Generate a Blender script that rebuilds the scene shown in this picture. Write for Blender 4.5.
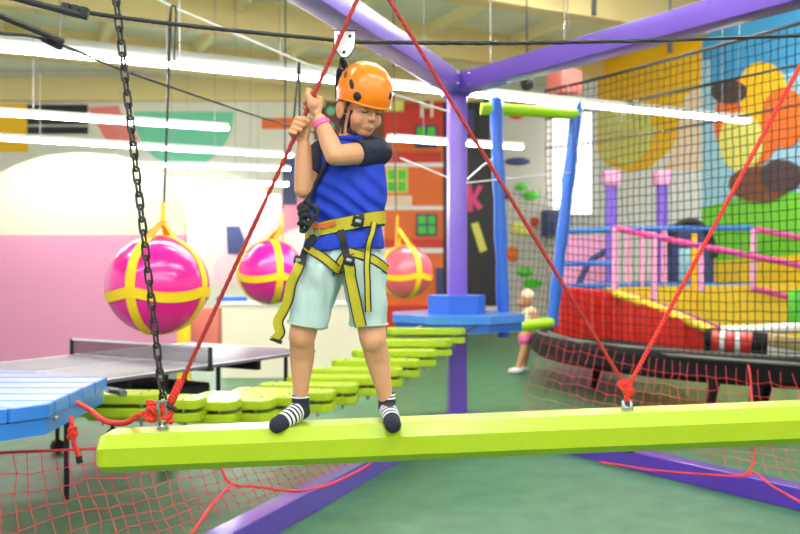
import bpy, bmesh, math, random
from mathutils import Vector, Matrix, noise
from mathutils.bvhtree import BVHTree
V = Vector
random.seed(7)
for o in list(bpy.data.objects):
    bpy.data.objects.remove(o)
SC = bpy.context.scene
COL = SC.collection

# ------------------------------------------------------------------ camera, world, exposure
H = 1.5            # eye height of the photographer, metres
F = 850.0          # focal length in pixels of the 800 px wide frame
cd = bpy.data.cameras.new('camera')
cam = bpy.data.objects.new('camera', cd)
COL.objects.link(cam)
cam.location = (0, 0, H)
cam.rotation_euler = (math.pi / 2, 0, 0)
cd.sensor_width = 36
cd.lens = 36 * F / 800
cd.clip_start = 0.05
cd.dof.use_dof = True
cd.dof.focus_distance = 3.06
cd.dof.aperture_fstop = 2.6
SC.camera = cam

w = bpy.data.worlds.new('hall_daylight')
SC.world = w
w.use_nodes = True
w.node_tree.nodes['Background'].inputs[0].default_value = (0.95, 0.98, 1.0, 1)
w.node_tree.nodes['Background'].inputs[1].default_value = 1.05
SC.view_settings.view_transform = 'Standard'
SC.view_settings.look = 'None'
SC.view_settings.exposure = 0.15
SC.view_settings.gamma = 1
SC.view_settings.use_curve_mapping = False
LAMP = 68.0        # emission of the fluorescent tubes


# ------------------------------------------------------------------ helpers
def lin(c):
    c = c / 255.0
    return c / 12.92 if c <= 0.04045 else ((c + 0.055) / 1.055) ** 2.4


def rgb(r, g, b):
    return (lin(r), lin(g), lin(b), 1)


MATS = {}


def mat(name, col, rough=0.5, metal=0.0, emit=0.0, var=0.0, scale=6.0, bump=0.0, bscale=60.0, coat=0.0, spec=0.5, alpha=1.0):
    if name in MATS:
        return MATS[name]
    m = bpy.data.materials.new(name)
    m.use_nodes = True
    nt = m.node_tree
    b = nt.nodes['Principled BSDF']
    c = rgb(*col)
    b.inputs['Base Color'].default_value = c
    b.inputs['Roughness'].default_value = rough
    b.inputs['Metallic'].default_value = metal
    b.inputs['Specular IOR Level'].default_value = spec
    b.inputs['Coat Weight'].default_value = coat
    b.inputs['Coat Roughness'].default_value = 0.15
    if alpha < 1:
        b.inputs['Alpha'].default_value = alpha
    if emit:
        b.inputs['Emission Color'].default_value = c
        b.inputs['Emission Strength'].default_value = emit
    if var or bump:
        tc = nt.nodes.new('ShaderNodeTexCoord')
        if var:
            n = nt.nodes.new('ShaderNodeTexNoise')
            n.inputs['Scale'].default_value = scale
            n.inputs['Detail'].default_value = 5
            nt.links.new(tc.outputs['Object'], n.inputs['Vector'])
            r = nt.nodes.new('ShaderNodeValToRGB')
            r.color_ramp.elements[0].position = 0.3
            r.color_ramp.elements[1].position = 0.7
            r.color_ramp.elements[0].color = [x * (1 - var) for x in c[:3]] + [1]
            r.color_ramp.elements[1].color = [min(1, x * (1 + var)) for x in c[:3]] + [1]
            nt.links.new(n.outputs['Fac'], r.inputs['Fac'])
            nt.links.new(r.outputs['Color'], b.inputs['Base Color'])
        if bump:
            n2 = nt.nodes.new('ShaderNodeTexNoise')
            n2.inputs['Scale'].default_value = bscale
            n2.inputs['Detail'].default_value = 4
            nt.links.new(tc.outputs['Object'], n2.inputs['Vector'])
            bp = nt.nodes.new('ShaderNodeBump')
            bp.inputs['Strength'].default_value = bump
            bp.inputs['Distance'].default_value = 0.01
            nt.links.new(n2.outputs['Fac'], bp.inputs['Height'])
            nt.links.new(bp.outputs['Normal'], b.inputs['Normal'])
    MATS[name] = m
    return m


def ray(px, py):
    return V(((px - 400) / F, 1.0, -(py - 267) / F))


def P(px, py, d):
    return V((0, 0, H)) + ray(px, py) * d


def onplane(px, py, p0, n):
    r = ray(px, py)
    o = V((0, 0, H))
    return o + r * ((p0 - o).dot(n) / r.dot(n))


def onz(px, py, z):
    return onplane(px, py, V((0, 0, z)), V((0, 0, 1)))


def root_loc(o):
    while o.parent is not None:
        o = o.parent
    return V(o.location)


def smooth_path(pts, n=6):
    """Catmull-Rom through pts."""
    pts = [V(p) for p in pts]
    q = [pts[0] * 2 - pts[1]] + pts + [pts[-1] * 2 - pts[-2]]
    out = []
    for i in range(1, len(q) - 2):
        a, b, c, d = q[i - 1:i + 3]
        for k in range(n):
            t = k / n
            out.append(0.5 * ((2 * b) + (c - a) * t + (2 * a - 5 * b + 4 * c - d) * t * t + (3 * b - a - 3 * c + d) * t ** 3))
    out.append(pts[-1])
    return out


class MB:
    def __init__(self):
        self.bm = bmesh.new()
        self.mi = 0

    def raw(self, vs, fs):
        v = [self.bm.verts.new(p) for p in vs]
        for f in fs:
            try:
                fc = self.bm.faces.new([v[i] for i in f])
                fc.material_index = self.mi
            except ValueError:
                pass
        return v

    def box(self, c, s, M=None, bev=0.0):
        c = V(c)
        x, y, z = (k / 2 for k in s)
        b = min(bev, x * .9, y * .9, z * .9)
        M = M or Matrix.Identity(3)
        if b <= 0:
            vs = [V((i * x, j * y, k * z)) for k in (-1, 1) for j in (-1, 1) for i in (-1, 1)]
            fs = [(0, 2, 3, 1), (4, 5, 7, 6), (0, 1, 5, 4), (2, 6, 7, 3), (0, 4, 6, 2), (1, 3, 7, 5)]
            self.raw([M @ p + c for p in vs], fs)
            return self
        t = bmesh.new()
        bmesh.ops.create_cube(t, size=1)
        for v in t.verts:
            v.co = V((v.co.x * s[0], v.co.y * s[1], v.co.z * s[2]))
        bmesh.ops.bevel(t, geom=list(t.edges), offset=b, segments=2, affect='EDGES', profile=.5)
        t.verts.index_update()
        self.raw([M @ v.co + c for v in t.verts], [[v.index for v in f.verts] for f in t.faces])
        t.free()
        return self

    def prism(self, poly, ext):
        n = len(poly)
        ext = V(ext)
        vs = [V(p) for p in poly] + [V(p) + ext for p in poly]
        fs = [list(range(n))[::-1], list(range(n, 2 * n))]
        fs += [(i, (i + 1) % n, n + (i + 1) % n, n + i) for i in range(n)]
        self.raw(vs, fs)
        return self

    def tube(self, pts, r, seg=8, cap=True, lobes=0, pitch=.05, lobe=.22, closed=False):
        pts = [V(p) for p in pts]
        n = len(pts)
        rs = r if isinstance(r, (list, tuple)) else [r] * n
        d = []
        for i in range(n):
            if closed:
                t = pts[(i + 1) % n] - pts[i - 1]
            else:
                t = pts[min(i + 1, n - 1)] - pts[max(i - 1, 0)]
            d.append(t.normalized() if t.length > 1e-9 else V((0, 0, 1)))
        a = d[0].orthogonal().normalized()
        vs, L = [], 0.0
        for i in range(n):
            if i:
                L += (pts[i] - pts[i - 1]).length
                a = (a - d[i] * a.dot(d[i]))
                a = a.normalized() if a.length > 1e-6 else d[i].orthogonal().normalized()
            b = d[i].cross(a)
            for k in range(seg):
                th = 2 * math.pi * k / seg
                rr = rs[i]
                if lobes:
                    rr *= 1 + lobe * abs(math.cos(lobes * (th + L / pitch * 2 * math.pi / lobes) / 2)) - lobe / 2
                vs.append(pts[i] + (a * math.cos(th) + b * math.sin(th)) * rr)
        fs = []
        for i in range(n if closed else n - 1):
            j = (i + 1) % n
            for k in range(seg):
                m = (k + 1) % seg
                fs.append((i * seg + k, i * seg + m, j * seg + m, j * seg + k))
        if cap and not closed:
            fs.append(list(range(seg))[::-1])
            fs.append(list(range((n - 1) * seg, n * seg)))
        self.raw(vs, fs)
        return self

    def capsule(self, a, b, ra, rb, seg=14):
        """round cone with rounded ends"""
        a, b = V(a), V(b)
        d = (b - a).normalized()
        pts, rs = [], []
        for k in range(5):
            t = math.pi / 2 * k / 4
            pts.append(a - d * ra * math.cos(t)); rs.append(max(ra * math.sin(t), 1e-4))
        for k in range(5):
            t = math.pi / 2 * (1 - k / 4)
            pts.append(b + d * rb * math.cos(t)); rs.append(max(rb * math.sin(t), 1e-4))
        self.tube(pts, rs, seg)
        return self

    def limb(self, pts, rs, seg=14):
        for i in range(len(pts) - 1):
            self.capsule(pts[i], pts[i + 1], rs[i], rs[i + 1], seg)
        return self

    def ell(self, c, r, M=None, seg=20, rings=12):
        c = V(c)
        M = M or Matrix.Identity(3)
        vs = [c + M @ V((0, 0, r[2]))]
        for i in range(1, rings):
            t = math.pi * i / rings
            for k in range(seg):
                p = 2 * math.pi * k / seg
                vs.append(c + M @ V((r[0] * math.sin(t) * math.cos(p), r[1] * math.sin(t) * math.sin(p), r[2] * math.cos(t))))
        vs.append(c + M @ V((0, 0, -r[2])))
        fs = [(0, 1 + k, 1 + (k + 1) % seg) for k in range(seg)]
        for i in range(rings - 2):
            for k in range(seg):
                a, b = 1 + i * seg + k, 1 + i * seg + (k + 1) % seg
                fs.append((a, a + seg, b + seg, b))
        e = len(vs) - 1
        s = 1 + (rings - 2) * seg
        fs += [(s + k, e, s + (k + 1) % seg) for k in range(seg)]
        self.raw(vs, fs)
        return self

    def loft(self, rings, cap=True):
        n = len(rings[0])
        vs = [p for r in rings for p in r]
        fs = []
        for i in range(len(rings) - 1):
            for k in range(n):
                m = (k + 1) % n
                fs.append((i * n + k, i * n + m, (i + 1) * n + m, (i + 1) * n + k))
        if cap:
            fs.append(list(range(n))[::-1])
            fs.append(list(range((len(rings) - 1) * n, len(rings) * n)))
        self.raw(vs, fs)
        return self

    def ribbon(self, pts, wd, th=.003, nrm=None):
        pts = [V(p) for p in pts]
        n = len(pts)
        nr = nrm if isinstance(nrm, list) else [nrm or V((0, -1, 0))] * n
        rings = []
        for i in range(n):
            d = (pts[min(i + 1, n - 1)] - pts[max(i - 1, 0)]).normalized()
            s = d.cross(nr[i])
            s = s.normalized() if s.length > 1e-5 else d.orthogonal().normalized()
            k = s.cross(d).normalized()
            a, b = s * wd / 2, k * th / 2
            rings.append([pts[i] - a - b, pts[i] + a - b, pts[i] + a + b, pts[i] - a + b])
        return self.loft(rings)

    def build(self, name, mats, parent=None, smooth=True, keep=False):
        bmesh.ops.recalc_face_normals(self.bm, faces=self.bm.faces)
        off = root_loc(parent) if parent else V((0, 0, 0))
        if off.length:
            for v in self.bm.verts:
                v.co -= off
        me = bpy.data.meshes.new(name)
        self.bm.to_mesh(me)
        if not keep:
            self.bm.free()
        if not isinstance(mats, (list, tuple)):
            mats = [mats]
        for m in mats:
            me.materials.append(m)
        if smooth:
            me.shade_smooth()
            me.set_sharp_from_angle(angle=math.radians(38))
        o = bpy.data.objects.new(name, me)
        COL.objects.link(o)
        if parent:
            o.parent = parent
        return o


def remesh(mb, voxel, it=6):
    """union of the overlapping solids of one body"""
    bmesh.ops.recalc_face_normals(mb.bm, faces=mb.bm.faces)
    me = bpy.data.meshes.new('tmp')
    mb.bm.to_mesh(me)
    mb.bm.free()
    o = bpy.data.objects.new('tmp', me)
    COL.objects.link(o)
    r = o.modifiers.new('r', 'REMESH')
    r.mode = 'VOXEL'
    r.voxel_size = voxel
    if it:
        s = o.modifiers.new('s', 'SMOOTH')
        s.iterations = it
        s.factor = 0.5
    bpy.context.view_layer.update()
    ev = o.evaluated_get(bpy.context.evaluated_depsgraph_get())
    m2 = bpy.data.meshes.new_from_object(ev)
    out = MB()
    out.bm.from_mesh(m2)
    bpy.data.objects.remove(o)
    bpy.data.meshes.remove(me)
    bpy.data.meshes.remove(m2)
    return out


def wrinkle(mb, amp, scale, stretch=(1, 1, 1)):
    mb.bm.normal_update()
    for v in mb.bm.verts:
        p = V((v.co.x * stretch[0], v.co.y * stretch[1], v.co.z * stretch[2])) * scale
        v.co += v.normal * amp * (noise.noise(p) + .5 * noise.noise(p * 2.1))


def tag(o, label, cat, group=None, kind='thing'):
    o['label'] = label
    o['category'] = cat
    o['kind'] = kind
    if group:
        o['group'] = group
    return o


def thing(name, loc, label, cat, group=None):
    o = bpy.data.objects.new(name, None)
    o.empty_display_size = .1
    COL.objects.link(o)
    o.location = loc
    return tag(o, label, cat, group)


def struct(name, mb, m, label=None, smooth=False):
    o = mb.build(name, m, None, smooth)
    o['kind'] = 'structure'
    if label:
        o['label'] = label
    return o


def circ(cx, cy, rx, ry=None, a0=0, a1=360, n=28):
    ry = ry or rx
    full = abs(a1 - a0) >= 360
    return [(cx + rx * math.cos(math.radians(a0 + (a1 - a0) * k / (n if full else n - 1))),
             cy + ry * math.sin(math.radians(a0 + (a1 - a0) * k / (n if full else n - 1)))) for k in range(n)]


# ------------------------------------------------------------------ materials
M_floor = mat('green_carpet', (66, 116, 80), .42, var=.22, scale=5, bump=.3, bscale=70, spec=.5)
M_white = mat('white_paint', (244, 244, 242), .6)
M_cream = mat('cream_paint', (240, 230, 205), .6)
M_beige = mat('pale_beige_paint', (208, 206, 182), .55)
M_pinkwall = mat('rose_paint', (214, 140, 172), .5, var=.03, scale=.7)
M_ceil = mat('pale_ceiling_sheet', (232, 232, 212), .7, var=.06, scale=.6)
M_tan = mat('tan_beam_paint', (222, 200, 140), .6)
M_joist = mat('cream_joist_paint', (236, 222, 170), .6)
M_tube = mat('fluorescent_tube', (255, 255, 250), .5, emit=LAMP)
M_purple = mat('purple_powder_coat', (122, 88, 198), .38, coat=.25, var=.04, scale=3)
M_purple_d = mat('purple_pad_vinyl', (90, 48, 180), .3, coat=.8)
M_blue = mat('blue_painted_wood', (50, 128, 222), .36, coat=.8, var=.05, scale=9, bump=.05, bscale=40)
M_bluepad = mat('blue_vinyl_pad', (36, 100, 198), .45, coat=.2)
M_lime = mat('lime_painted_wood', (168, 194, 0), .45, coat=.35, var=.03, scale=8, bump=.04, bscale=30)
M_limepad = mat('lime_vinyl_pad', (172, 222, 20), .4)
M_red = mat('red_cord_fibre', (166, 40, 36), .75, bump=.35, bscale=160)
M_redlight = mat('red_polyester_cord', (226, 52, 38), .7, bump=.4, bscale=160)
M_maroon = mat('maroon_splice_sleeve', (165, 44, 34), .6)
M_rednet = mat('red_net_twine', (214, 52, 62), .7)
M_blacknet = mat('black_net_twine', (34, 36, 38), .8)
M_ropeblk = mat('black_wire_cable', (38, 38, 40), .5, bump=.3, bscale=200)
M_rubber = mat('black_rubber', (24, 24, 26), .6)
M_blkvinyl = mat('black_vinyl', (20, 20, 23), .75, spec=.2)
M_steel = mat('galvanised_steel', (165, 168, 172), .32, 1.0)
M_dsteel = mat('dark_chain_steel', (70, 66, 62), .42, .9)
M_silver = mat('silver_plate', (205, 208, 212), .35, .6)
M_whiterope = mat('white_rope_fibre', (225, 224, 218), .7)
M_mag = mat('magenta_vinyl', (238, 18, 150), .22, coat=.5)
M_coral = mat('salmon_vinyl', (240, 96, 112), .25, coat=.5)
M_yel = mat('yellow_webbing', (246, 206, 16), .6)
M_yel_h = mat('harness_yellow_webbing', (184, 170, 20), .65, bump=.3, bscale=220)
M_blk_h = mat('harness_black_webbing', (30, 31, 34), .7, bump=.3, bscale=220)
M_orange_w = mat('orange_webbing', (226, 106, 50), .6)
M_skin = mat('skin', (214, 155, 118), .5, var=.05, scale=18, spec=.35)
M_lip = mat('lip_skin', (198, 116, 104), .45)
M_hair = mat('brown_hair', (70, 48, 34), .6)
M_shirt = mat('royal_blue_cotton', (8, 52, 180), .75, bump=.2, bscale=240)
M_navy = mat('navy_cotton', (20, 26, 52), .8, bump=.2, bscale=240)
M_shorts = mat('mint_cotton', (174, 198, 194), .8, bump=.2, bscale=240)
M_helmet = mat('orange_helmet_shell', (248, 128, 4), .32, coat=.25)
M_pinkband = mat('pink_wristband', (250, 92, 176), .5)
M_ttop = mat('grey_table_top', (112, 104, 120), .4)
M_netmesh = mat('table_net_mesh', (70, 66, 78), .8, alpha=.45)
M_line = mat('white_line_paint', (240, 240, 240), .5)
M_redpaint = mat('red_paint', (214, 50, 28), .5)
M_orange = mat('orange_paint', (240, 112, 30), .5)
M_dkred = mat('dark_red_paint', (168, 36, 36), .5)
M_green = mat('green_paint', (84, 205, 50), .5)
M_teal = mat('teal_paint', (116, 208, 170), .5)
M_navyp = mat('navy_paint', (58, 68, 120), .5)
M_blackp = mat('black_panel_paint', (36, 34, 40), .5)
M_pinkp = mat('hot_pink_paint', (238, 60, 140), .5)
M_palepink = mat('pale_pink_paint', (250, 205, 215), .5)
M_midpink = mat('mid_pink_paint', (246, 150, 180), .5)
M_coralp = mat('coral_paint', (240, 130, 118), .5)
M_yelp = mat('yellow_paint', (252, 206, 20), .5)
M_gold = mat('golden_paint', (255, 196, 6), .5)
M_paleyel = mat('pale_yellow_paint', (232, 226, 110), .5)
M_sky = mat('sky_blue_paint', (56, 150, 205), .5)
M_sky2 = mat('pale_sky_paint', (160, 208, 230), .5)
M_grass = mat('grass_green_paint', (110, 205, 30), .5)
M_peach = mat('peach_paint', (248, 220, 190), .5)
M_brown = mat('brown_paint', (120, 66, 40), .5)
M_dkbrown = mat('dark_brown_paint', (74, 52, 56), .5)
M_greyp = mat('grey_climbing_panel', (196, 192, 182), .6)
M_redvinyl = mat('red_vinyl', (222, 40, 22), .4, coat=.2)
M_yelvinyl = mat('yellow_vinyl', (250, 208, 30), .4, coat=.2)
M_pinkpipe = mat('pink_pipe_foam', (240, 80, 165), .5)
M_palepipe = mat('pale_pink_pipe_foam', (244, 166, 210), .5)
M_bluepipe = mat('blue_pipe_foam', (52, 120, 214), .5)
M_violetpad = mat('violet_pad', (128, 96, 216), .5)
M_day = mat('daylit_window', (255, 255, 255), .5, emit=1.6)


def stripes_mat():
    m = bpy.data.materials.new('striped_sock_knit')
    m.use_nodes = True
    nt = m.node_tree
    b = nt.nodes['Principled BSDF']
    b.inputs['Roughness'].default_value = .85
    a = nt.nodes.new('ShaderNodeAttribute')
    a.attribute_name = 't'
    r = nt.nodes.new('ShaderNodeValToRGB')
    r.color_ramp.interpolation = 'CONSTANT'
    W, D = rgb(228, 228, 232), rgb(30, 33, 52)
    # along the foot: cuff 0 .. toe 1
    stops = [(0, D), (.10, W), (.14, D), (.17, W), (.21, D), (.47, W), (.51, D), (.54, W), (.58, D), (.61, W), (.65, D),
             (.68, W), (.72, D), (.75, W), (.785, D)]
    e = r.color_ramp.elements
    e[0].position, e[0].color = stops[0]
    e[1].position, e[1].color = stops[1]
    for p, c in stops[2:]:
        x = e.new(p)
        x.color = c
    nt.links.new(a.outputs['Fac'], r.inputs['Fac'])
    nt.links.new(r.outputs['Color'], b.inputs['Base Color'])
    return m


M_sock = stripes_mat()


def braid(m, scale):
    nt = m.node_tree
    b = nt.nodes['Principled BSDF']
    c = list(b.inputs['Base Color'].default_value)
    tc = nt.nodes.new('ShaderNodeTexCoord')
    wv = nt.nodes.new('ShaderNodeTexWave')
    wv.bands_direction = 'DIAGONAL'
    wv.inputs['Scale'].default_value = scale
    wv.inputs['Distortion'].default_value = 1.5
    r = nt.nodes.new('ShaderNodeValToRGB')
    r.color_ramp.elements[0].color = [x * .62 for x in c[:3]] + [1]
    r.color_ramp.elements[1].color = [min(1, x * 1.15) for x in c[:3]] + [1]
    r.color_ramp.elements[1].position = .55
    nt.links.new(tc.outputs['Object'], wv.inputs['Vector'])
    nt.links.new(wv.outputs['Fac'], r.inputs['Fac'])
    nt.links.new(r.outputs['Color'], b.inputs['Base Color'])


braid(M_red, 40)
braid(M_redlight, 34)

# ------------------------------------------------------------------ the hall
U = V((.904, .427, 0))      # direction of the lamp rows
N = V((-.427, .904, 0))     # across them
CEIL, BACK = 6.2, 20.5
struct('floor', MB().box((0, 8, -.05), (30, 30, .1)), M_floor, 'green carpet floor')
struct('ceiling', MB().box((0, 8, CEIL + .05), (30, 30, .1)), M_ceil, 'pale sheet ceiling')
struct('wall_back', MB().box((0, BACK + .1, CEIL / 2), (30, .2, CEIL)), mat('ivory_wall_paint', (228, 225, 210), .6), 'white far wall')
struct('trim_50', MB().box((-6.5, BACK - .12, 5.75), (17, .2, .55)), M_tan, 'tan girder along the far wall')
A = P(600, 267, 18.5); A.z = 0
B = P(800, 267, 13.0); B.z = 0
RD = (B - A).normalized()
RN = V((RD.y, -RD.x, 0))
if RN.x > 0:
    RN = -RN
a0 = A - RD * 2.2
b0 = B + RD * 2.6
struct('wall_right', MB().prism([a0, b0, b0 - RN * .2, a0 - RN * .2], (0, 0, CEIL)), M_white, 'painted wall at the right')
k = 0
for s in (-9, -5.6, -2.2, 1.2, 4.6, 8.0, 11.4, 14.8, 18.2):
    c = N * s + U * 3
    mb = MB().box((c.x, c.y, CEIL - .3), (24, .32, .6), Matrix.Rotation(math.atan2(U.y, U.x), 3, 'Z'))
    k += 1
    struct('trim_%d' % k, mb, M_tan, 'tan ceiling girder')
for s in range(-5, 9):
    c = N * 6 + U * (s * 1.9)
    mb = MB().box((c.x, c.y, CEIL - .1), (.16, 26, .2), Matrix.Rotation(math.atan2(U.y, U.x), 3, 'Z'))
    k += 1
    struct('trim_%d' % k, mb, M_joist, 'cream ceiling joist')

dz_ = 4.3
o = MB().tube([onz(-160, 26, dz_), onz(100, 52, dz_), onz(335, 76, dz_)], .13, 16).build('air_duct', mat('duct_sheet_metal', (222, 226, 228), .45, .3))
tag(o, 'long pale round air duct just above the longest strip lamp', 'duct')
for q in (60, 280):
    p = onz(q, 48 + (q - 60) * .1, dz_)
    MB().tube([p + V((0, 0, .1)), V((p.x, p.y, CEIL))], .012, 6).build('duct_hanger', M_steel, o)
# rose partition with an arched top
D_AR = 12.2
arc = [(px, py) for px, py in [(-60, 400)]]
pp = [P(-70, 267, D_AR), P(184, 267, D_AR)]
lo = [V((pp[0].x, D_AR, 0)), V((pp[1].x, D_AR, 0))]
zsplit = P(0, 235, D_AR).z
st = thing('partition', (pp[1].x - 1, D_AR, 0), 'rose pink partition with pale arched top behind the table tennis table', 'partition')
MB().prism([lo[0], lo[1], lo[1] + V((0, 0, zsplit)), lo[0] + V((0, 0, zsplit))], (0, .2, 0)).build('lower_panel', M_pinkwall, st, False)
top = [P(184, 235, D_AR)] + [P(x, y, D_AR) for x, y in [(184, 210), (178, 192), (165, 176), (145, 163), (115, 155), (80, 152), (45, 155), (15, 165), (-10, 178), (-70, 215)]] + [P(-70, 235, D_AR)]
MB().prism(top, (0, .2, 0)).build('arched_panel', M_beige, st, False)


# ------------------------------------------------------------------ fluorescent lamps
def lamp(x0, y0, x1, y1, z, label, h=.032, depth=None):
    a = onz(x0, y0, z) if depth is None else depth[0]
    b = onz(x1, y1, z) if depth is None else depth[1]
    t = thing('strip_light', (a + b) / 2, label, 'lamp', 'fluorescent strip lights')
    d = (b - a)
    Mx = Matrix.Rotation(math.atan2(d.y, d.x), 3, 'Z')
    MB().box((a + b) / 2 + V((0, 0, .0)), (d.length, .075, h), Mx, .012).build('tube', M_tube, t)
    MB().box((a + b) / 2 + V((0, 0, h / 2 + .025)), (d.length, .1, .05), Mx).build('housing', M_white, t, False)
    n = max(2, int(d.length / 6))
    for i in range(n):
        p = a + d * ((i + .5) / n)
        MB().tube([p + V((0, 0, h / 2 + .05)), V((p.x, p.y, CEIL))], .006, 5).build('suspension_wire', M_steel, t)


LZ = 3.2
lamp(-90, 40, 712, 117.5, LZ, 'longest bright strip lamp crossing the hall just behind the helmet')
lamp(713.5, 118, 748, 121.5, LZ, 'short end strip lamp in front of the painted golden wall')
lamp(-40, 111, 228, 129, LZ, 'strip lamp just above the teal and orange shapes on the far wall')
lamp(388, 139, 522, 148, LZ, 'strip lamp in front of the orange painted house')
lamp(-60, 135, 292, 156, LZ, 'strip lamp running close over the arched partition top')
lamp(60, 162, 290, 169, LZ, 'strip lamp next above the two faint ones near the far wall')
lamp(130, 179, 288, 184.5, LZ, 'faint strip lamp, second lowest in view over the hanging balls', h=.05)
lamp(150, 192.5, 292, 197, LZ, 'faint strip lamp lowest in view over the hanging balls', h=.045)
for i, s in enumerate((4.0, 1.0, -2.0, -5.0)):
    c = N * s
    lamp(0, 0, 0, 0, 4.3, 'unseen strip lamp added overhead to light the right wall', depth=(V((c.x, c.y, 4.3)) - U * 5, V((c.x, c.y, 4.3)) + U * 5))


a = N * 7 + V((0, 0, 5.1))  # unseen lamps added above the arena to brighten the right side
for t0, t1 in ((2, 6.8), (7.2, 12)):
    lamp(0, 0, 0, 0, 5.1, 'unseen strip lamp added overhead to light the right wall', depth=(a + U * t0, a + U * t1))


for q in (0, 1.3):  # two further lamps added out of view to lift the right wall murals
    lamp(0, 0, 0, 0, 5.75, 'unseen strip lamp added overhead to light the right wall', depth=(V((3.9 - q, 13.1, 5.75)), V((4.9 - q, 9.2, 5.75))))


# ------------------------------------------------------------------ painted walls
def mural(name, shapes, mats, label, p0, n, cat='mural', th=.012):
    mb = MB()
    for i, (mi, poly) in enumerate(shapes):
        mb.mi = mi
        pts = [onplane(x, y, p0, n) + n * .004 for x, y in poly]
        mb.prism(pts, n * (th * (1 + i * .5)))
    o = mb.build(name, mats, None, False)
    return tag(o, label, cat)


BP, BN = V((0, BACK, 0)), V((0, -1, 0))


def rect(x0, y0, x1, y1):
    return [(x0, y0), (x1, y0), (x1, y1), (x0, y1)]


mural('wall_mural', [
    (0, rect(-20, 104, 28, 152)), (1, [(88, 108), (118, 106), (142, 146), (112, 150)]),
    (2, circ(184, 112, 50, 56, 0, 180)), (3, rect(262, 118, 312, 129)), (4, rect(28, 105, 88, 134)), (5, rect(28, 116, 88, 118)), (5, rect(28, 125, 88, 127))],
    [M_gold, M_coralp, M_teal, M_orange, M_blackp, M_greyp],
    'band of orange, coral and teal painted shapes high on the far wall', BP, BN)
mural('painted_arch', [
    (0, circ(312, 285, 100, 96, 180, 314, 30) + [(381, 285)]), (1, [(282, 190), (330, 186), (330, 245), (282, 245)]), (2, circ(316, 285, 62, 60, 180, 360, 24)),
    (3, [(226, 226), (240, 226), (245, 240), (244, 255), (228, 254)]), (3, [(282, 160), (295, 158), (297, 205), (284, 205)])],
    [M_palepink, M_midpink, M_white, M_navyp],
    'pale pink painted arch with navy patches on the far white wall', BP, BN)


def house():
    sh = [(0, rect(384, 85, 443, 305)), (1, rect(384, 85, 443, 138)), (1, rect(384, 152, 441, 166)), (3, rect(384, 163, 443, 167)),
          (3, rect(384, 206, 443, 210)), (3, rect(384, 248, 443, 253)), (1, rect(384, 239, 443, 248)),
          (5, rect(386, 168, 408, 193)), (2, rect(388, 170, 396, 180)), (2, rect(398, 170, 406, 180)), (2, rect(388, 182, 396, 191)), (2, rect(398, 182, 406, 191)),
          (4, rect(416, 214, 437, 236)), (2, rect(418, 216, 426, 224)), (2, rect(428, 216, 435, 224)), (2, rect(418, 226, 426, 234)), (2, rect(428, 226, 435, 234)),
          (4, rect(415, 126, 437, 148)), (2, rect(417, 128, 425, 137)), (2, rect(427, 128, 435, 137)),
          (5, rect(384, 94, 404, 112)), (2, rect(386, 90, 400, 100)), (6, rect(384, 196, 412, 206)), (6, rect(420, 98, 423, 118)), (6, rect(430, 98, 433, 118)), (6, rect(420, 106, 433, 109)),
          (5, circ(404, 274, 18, 22)), (0, circ(404, 276, 12, 15)), (4, rect(436, 268, 443, 300)), (1, rect(384, 305, 443, 331))]
    mural('painted_house', sh, [M_orange, M_redpaint, M_green, M_white, M_navyp, M_paleyel, M_peach],
          'orange and red painted play house with green windows and white ledges', BP, BN, 'mural')


house()
mural('dotted_panel', [(0, rect(314, 86, 384, 140))] + [(1, circ(x, y, r, r, n=16)) for x, y, r in ((332, 98, 5), (331, 111, 4.5), (338, 90, 4), (343, 116, 4), (322, 104, 4), (330, 127, 4.5), (350, 100, 5))],
      [M_brown, M_teal], 'brown painted panel with mint dots beside the orange helmet', BP, BN)
# black panel with letters
mural('letter_board', [(0, rect(443, 92, 497, 306)),
                       (1, [(466, 186), (471, 184), (473, 196), (478, 185), (483, 186), (476, 199), (483, 207), (478, 210), (472, 202), (473, 211), (468, 212)]),
                       (2, [(471, 224), (478, 222), (487, 250), (480, 253)]), (3, rect(466, 110, 474, 134))],
      [M_blackp, M_pinkp, M_paleyel, M_navyp], 'black board with a pink letter K and a yellow bar', BP, BN, 'board')
# grey climbing panel with holds
cw = thing('climbing_panel', onplane(526, 330, BP, BN), 'grey climbing panel with bright coloured holds behind the blue posts', 'climbing wall')
mb = MB(); mb.prism([onplane(x, y, BP, BN) + BN * .01 for x, y in rect(498, 84, 546, 330)], BN * .05); mb.build('panel', M_greyp, cw, False)
for px, py, rx, ry, m in ((516, 111, 10, 9, M_redpaint), (517, 162, 13, 4, M_navyp), (521, 187, 6, 4, M_green), (530, 196, 8, 5, M_green), (517, 228, 7, 6, M_paleyel), (524, 232, 9, 4, M_paleyel),
                          (534, 222, 4.5, 5, M_redpaint), (512, 254, 6, 8, M_orange), (524, 272, 8, 5, M_green), (532, 283, 10, 5, M_green), (506, 196, 4, 4, M_navyp)):
    c = onplane(px, py, BP, BN) + BN * .09
    MB().ell(c, (rx / F * BACK, .07, ry / F * BACK), seg=8, rings=6).build('hold', m, cw)
mb = MB().box(onplane(470, 326, BP, BN) + V((.3, -.4, -.1)), (2.0, .5, .36), None, .05)
tag(mb.build('soft_step', M_redvinyl), 'low red padded step under the letter board', 'padding')

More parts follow.
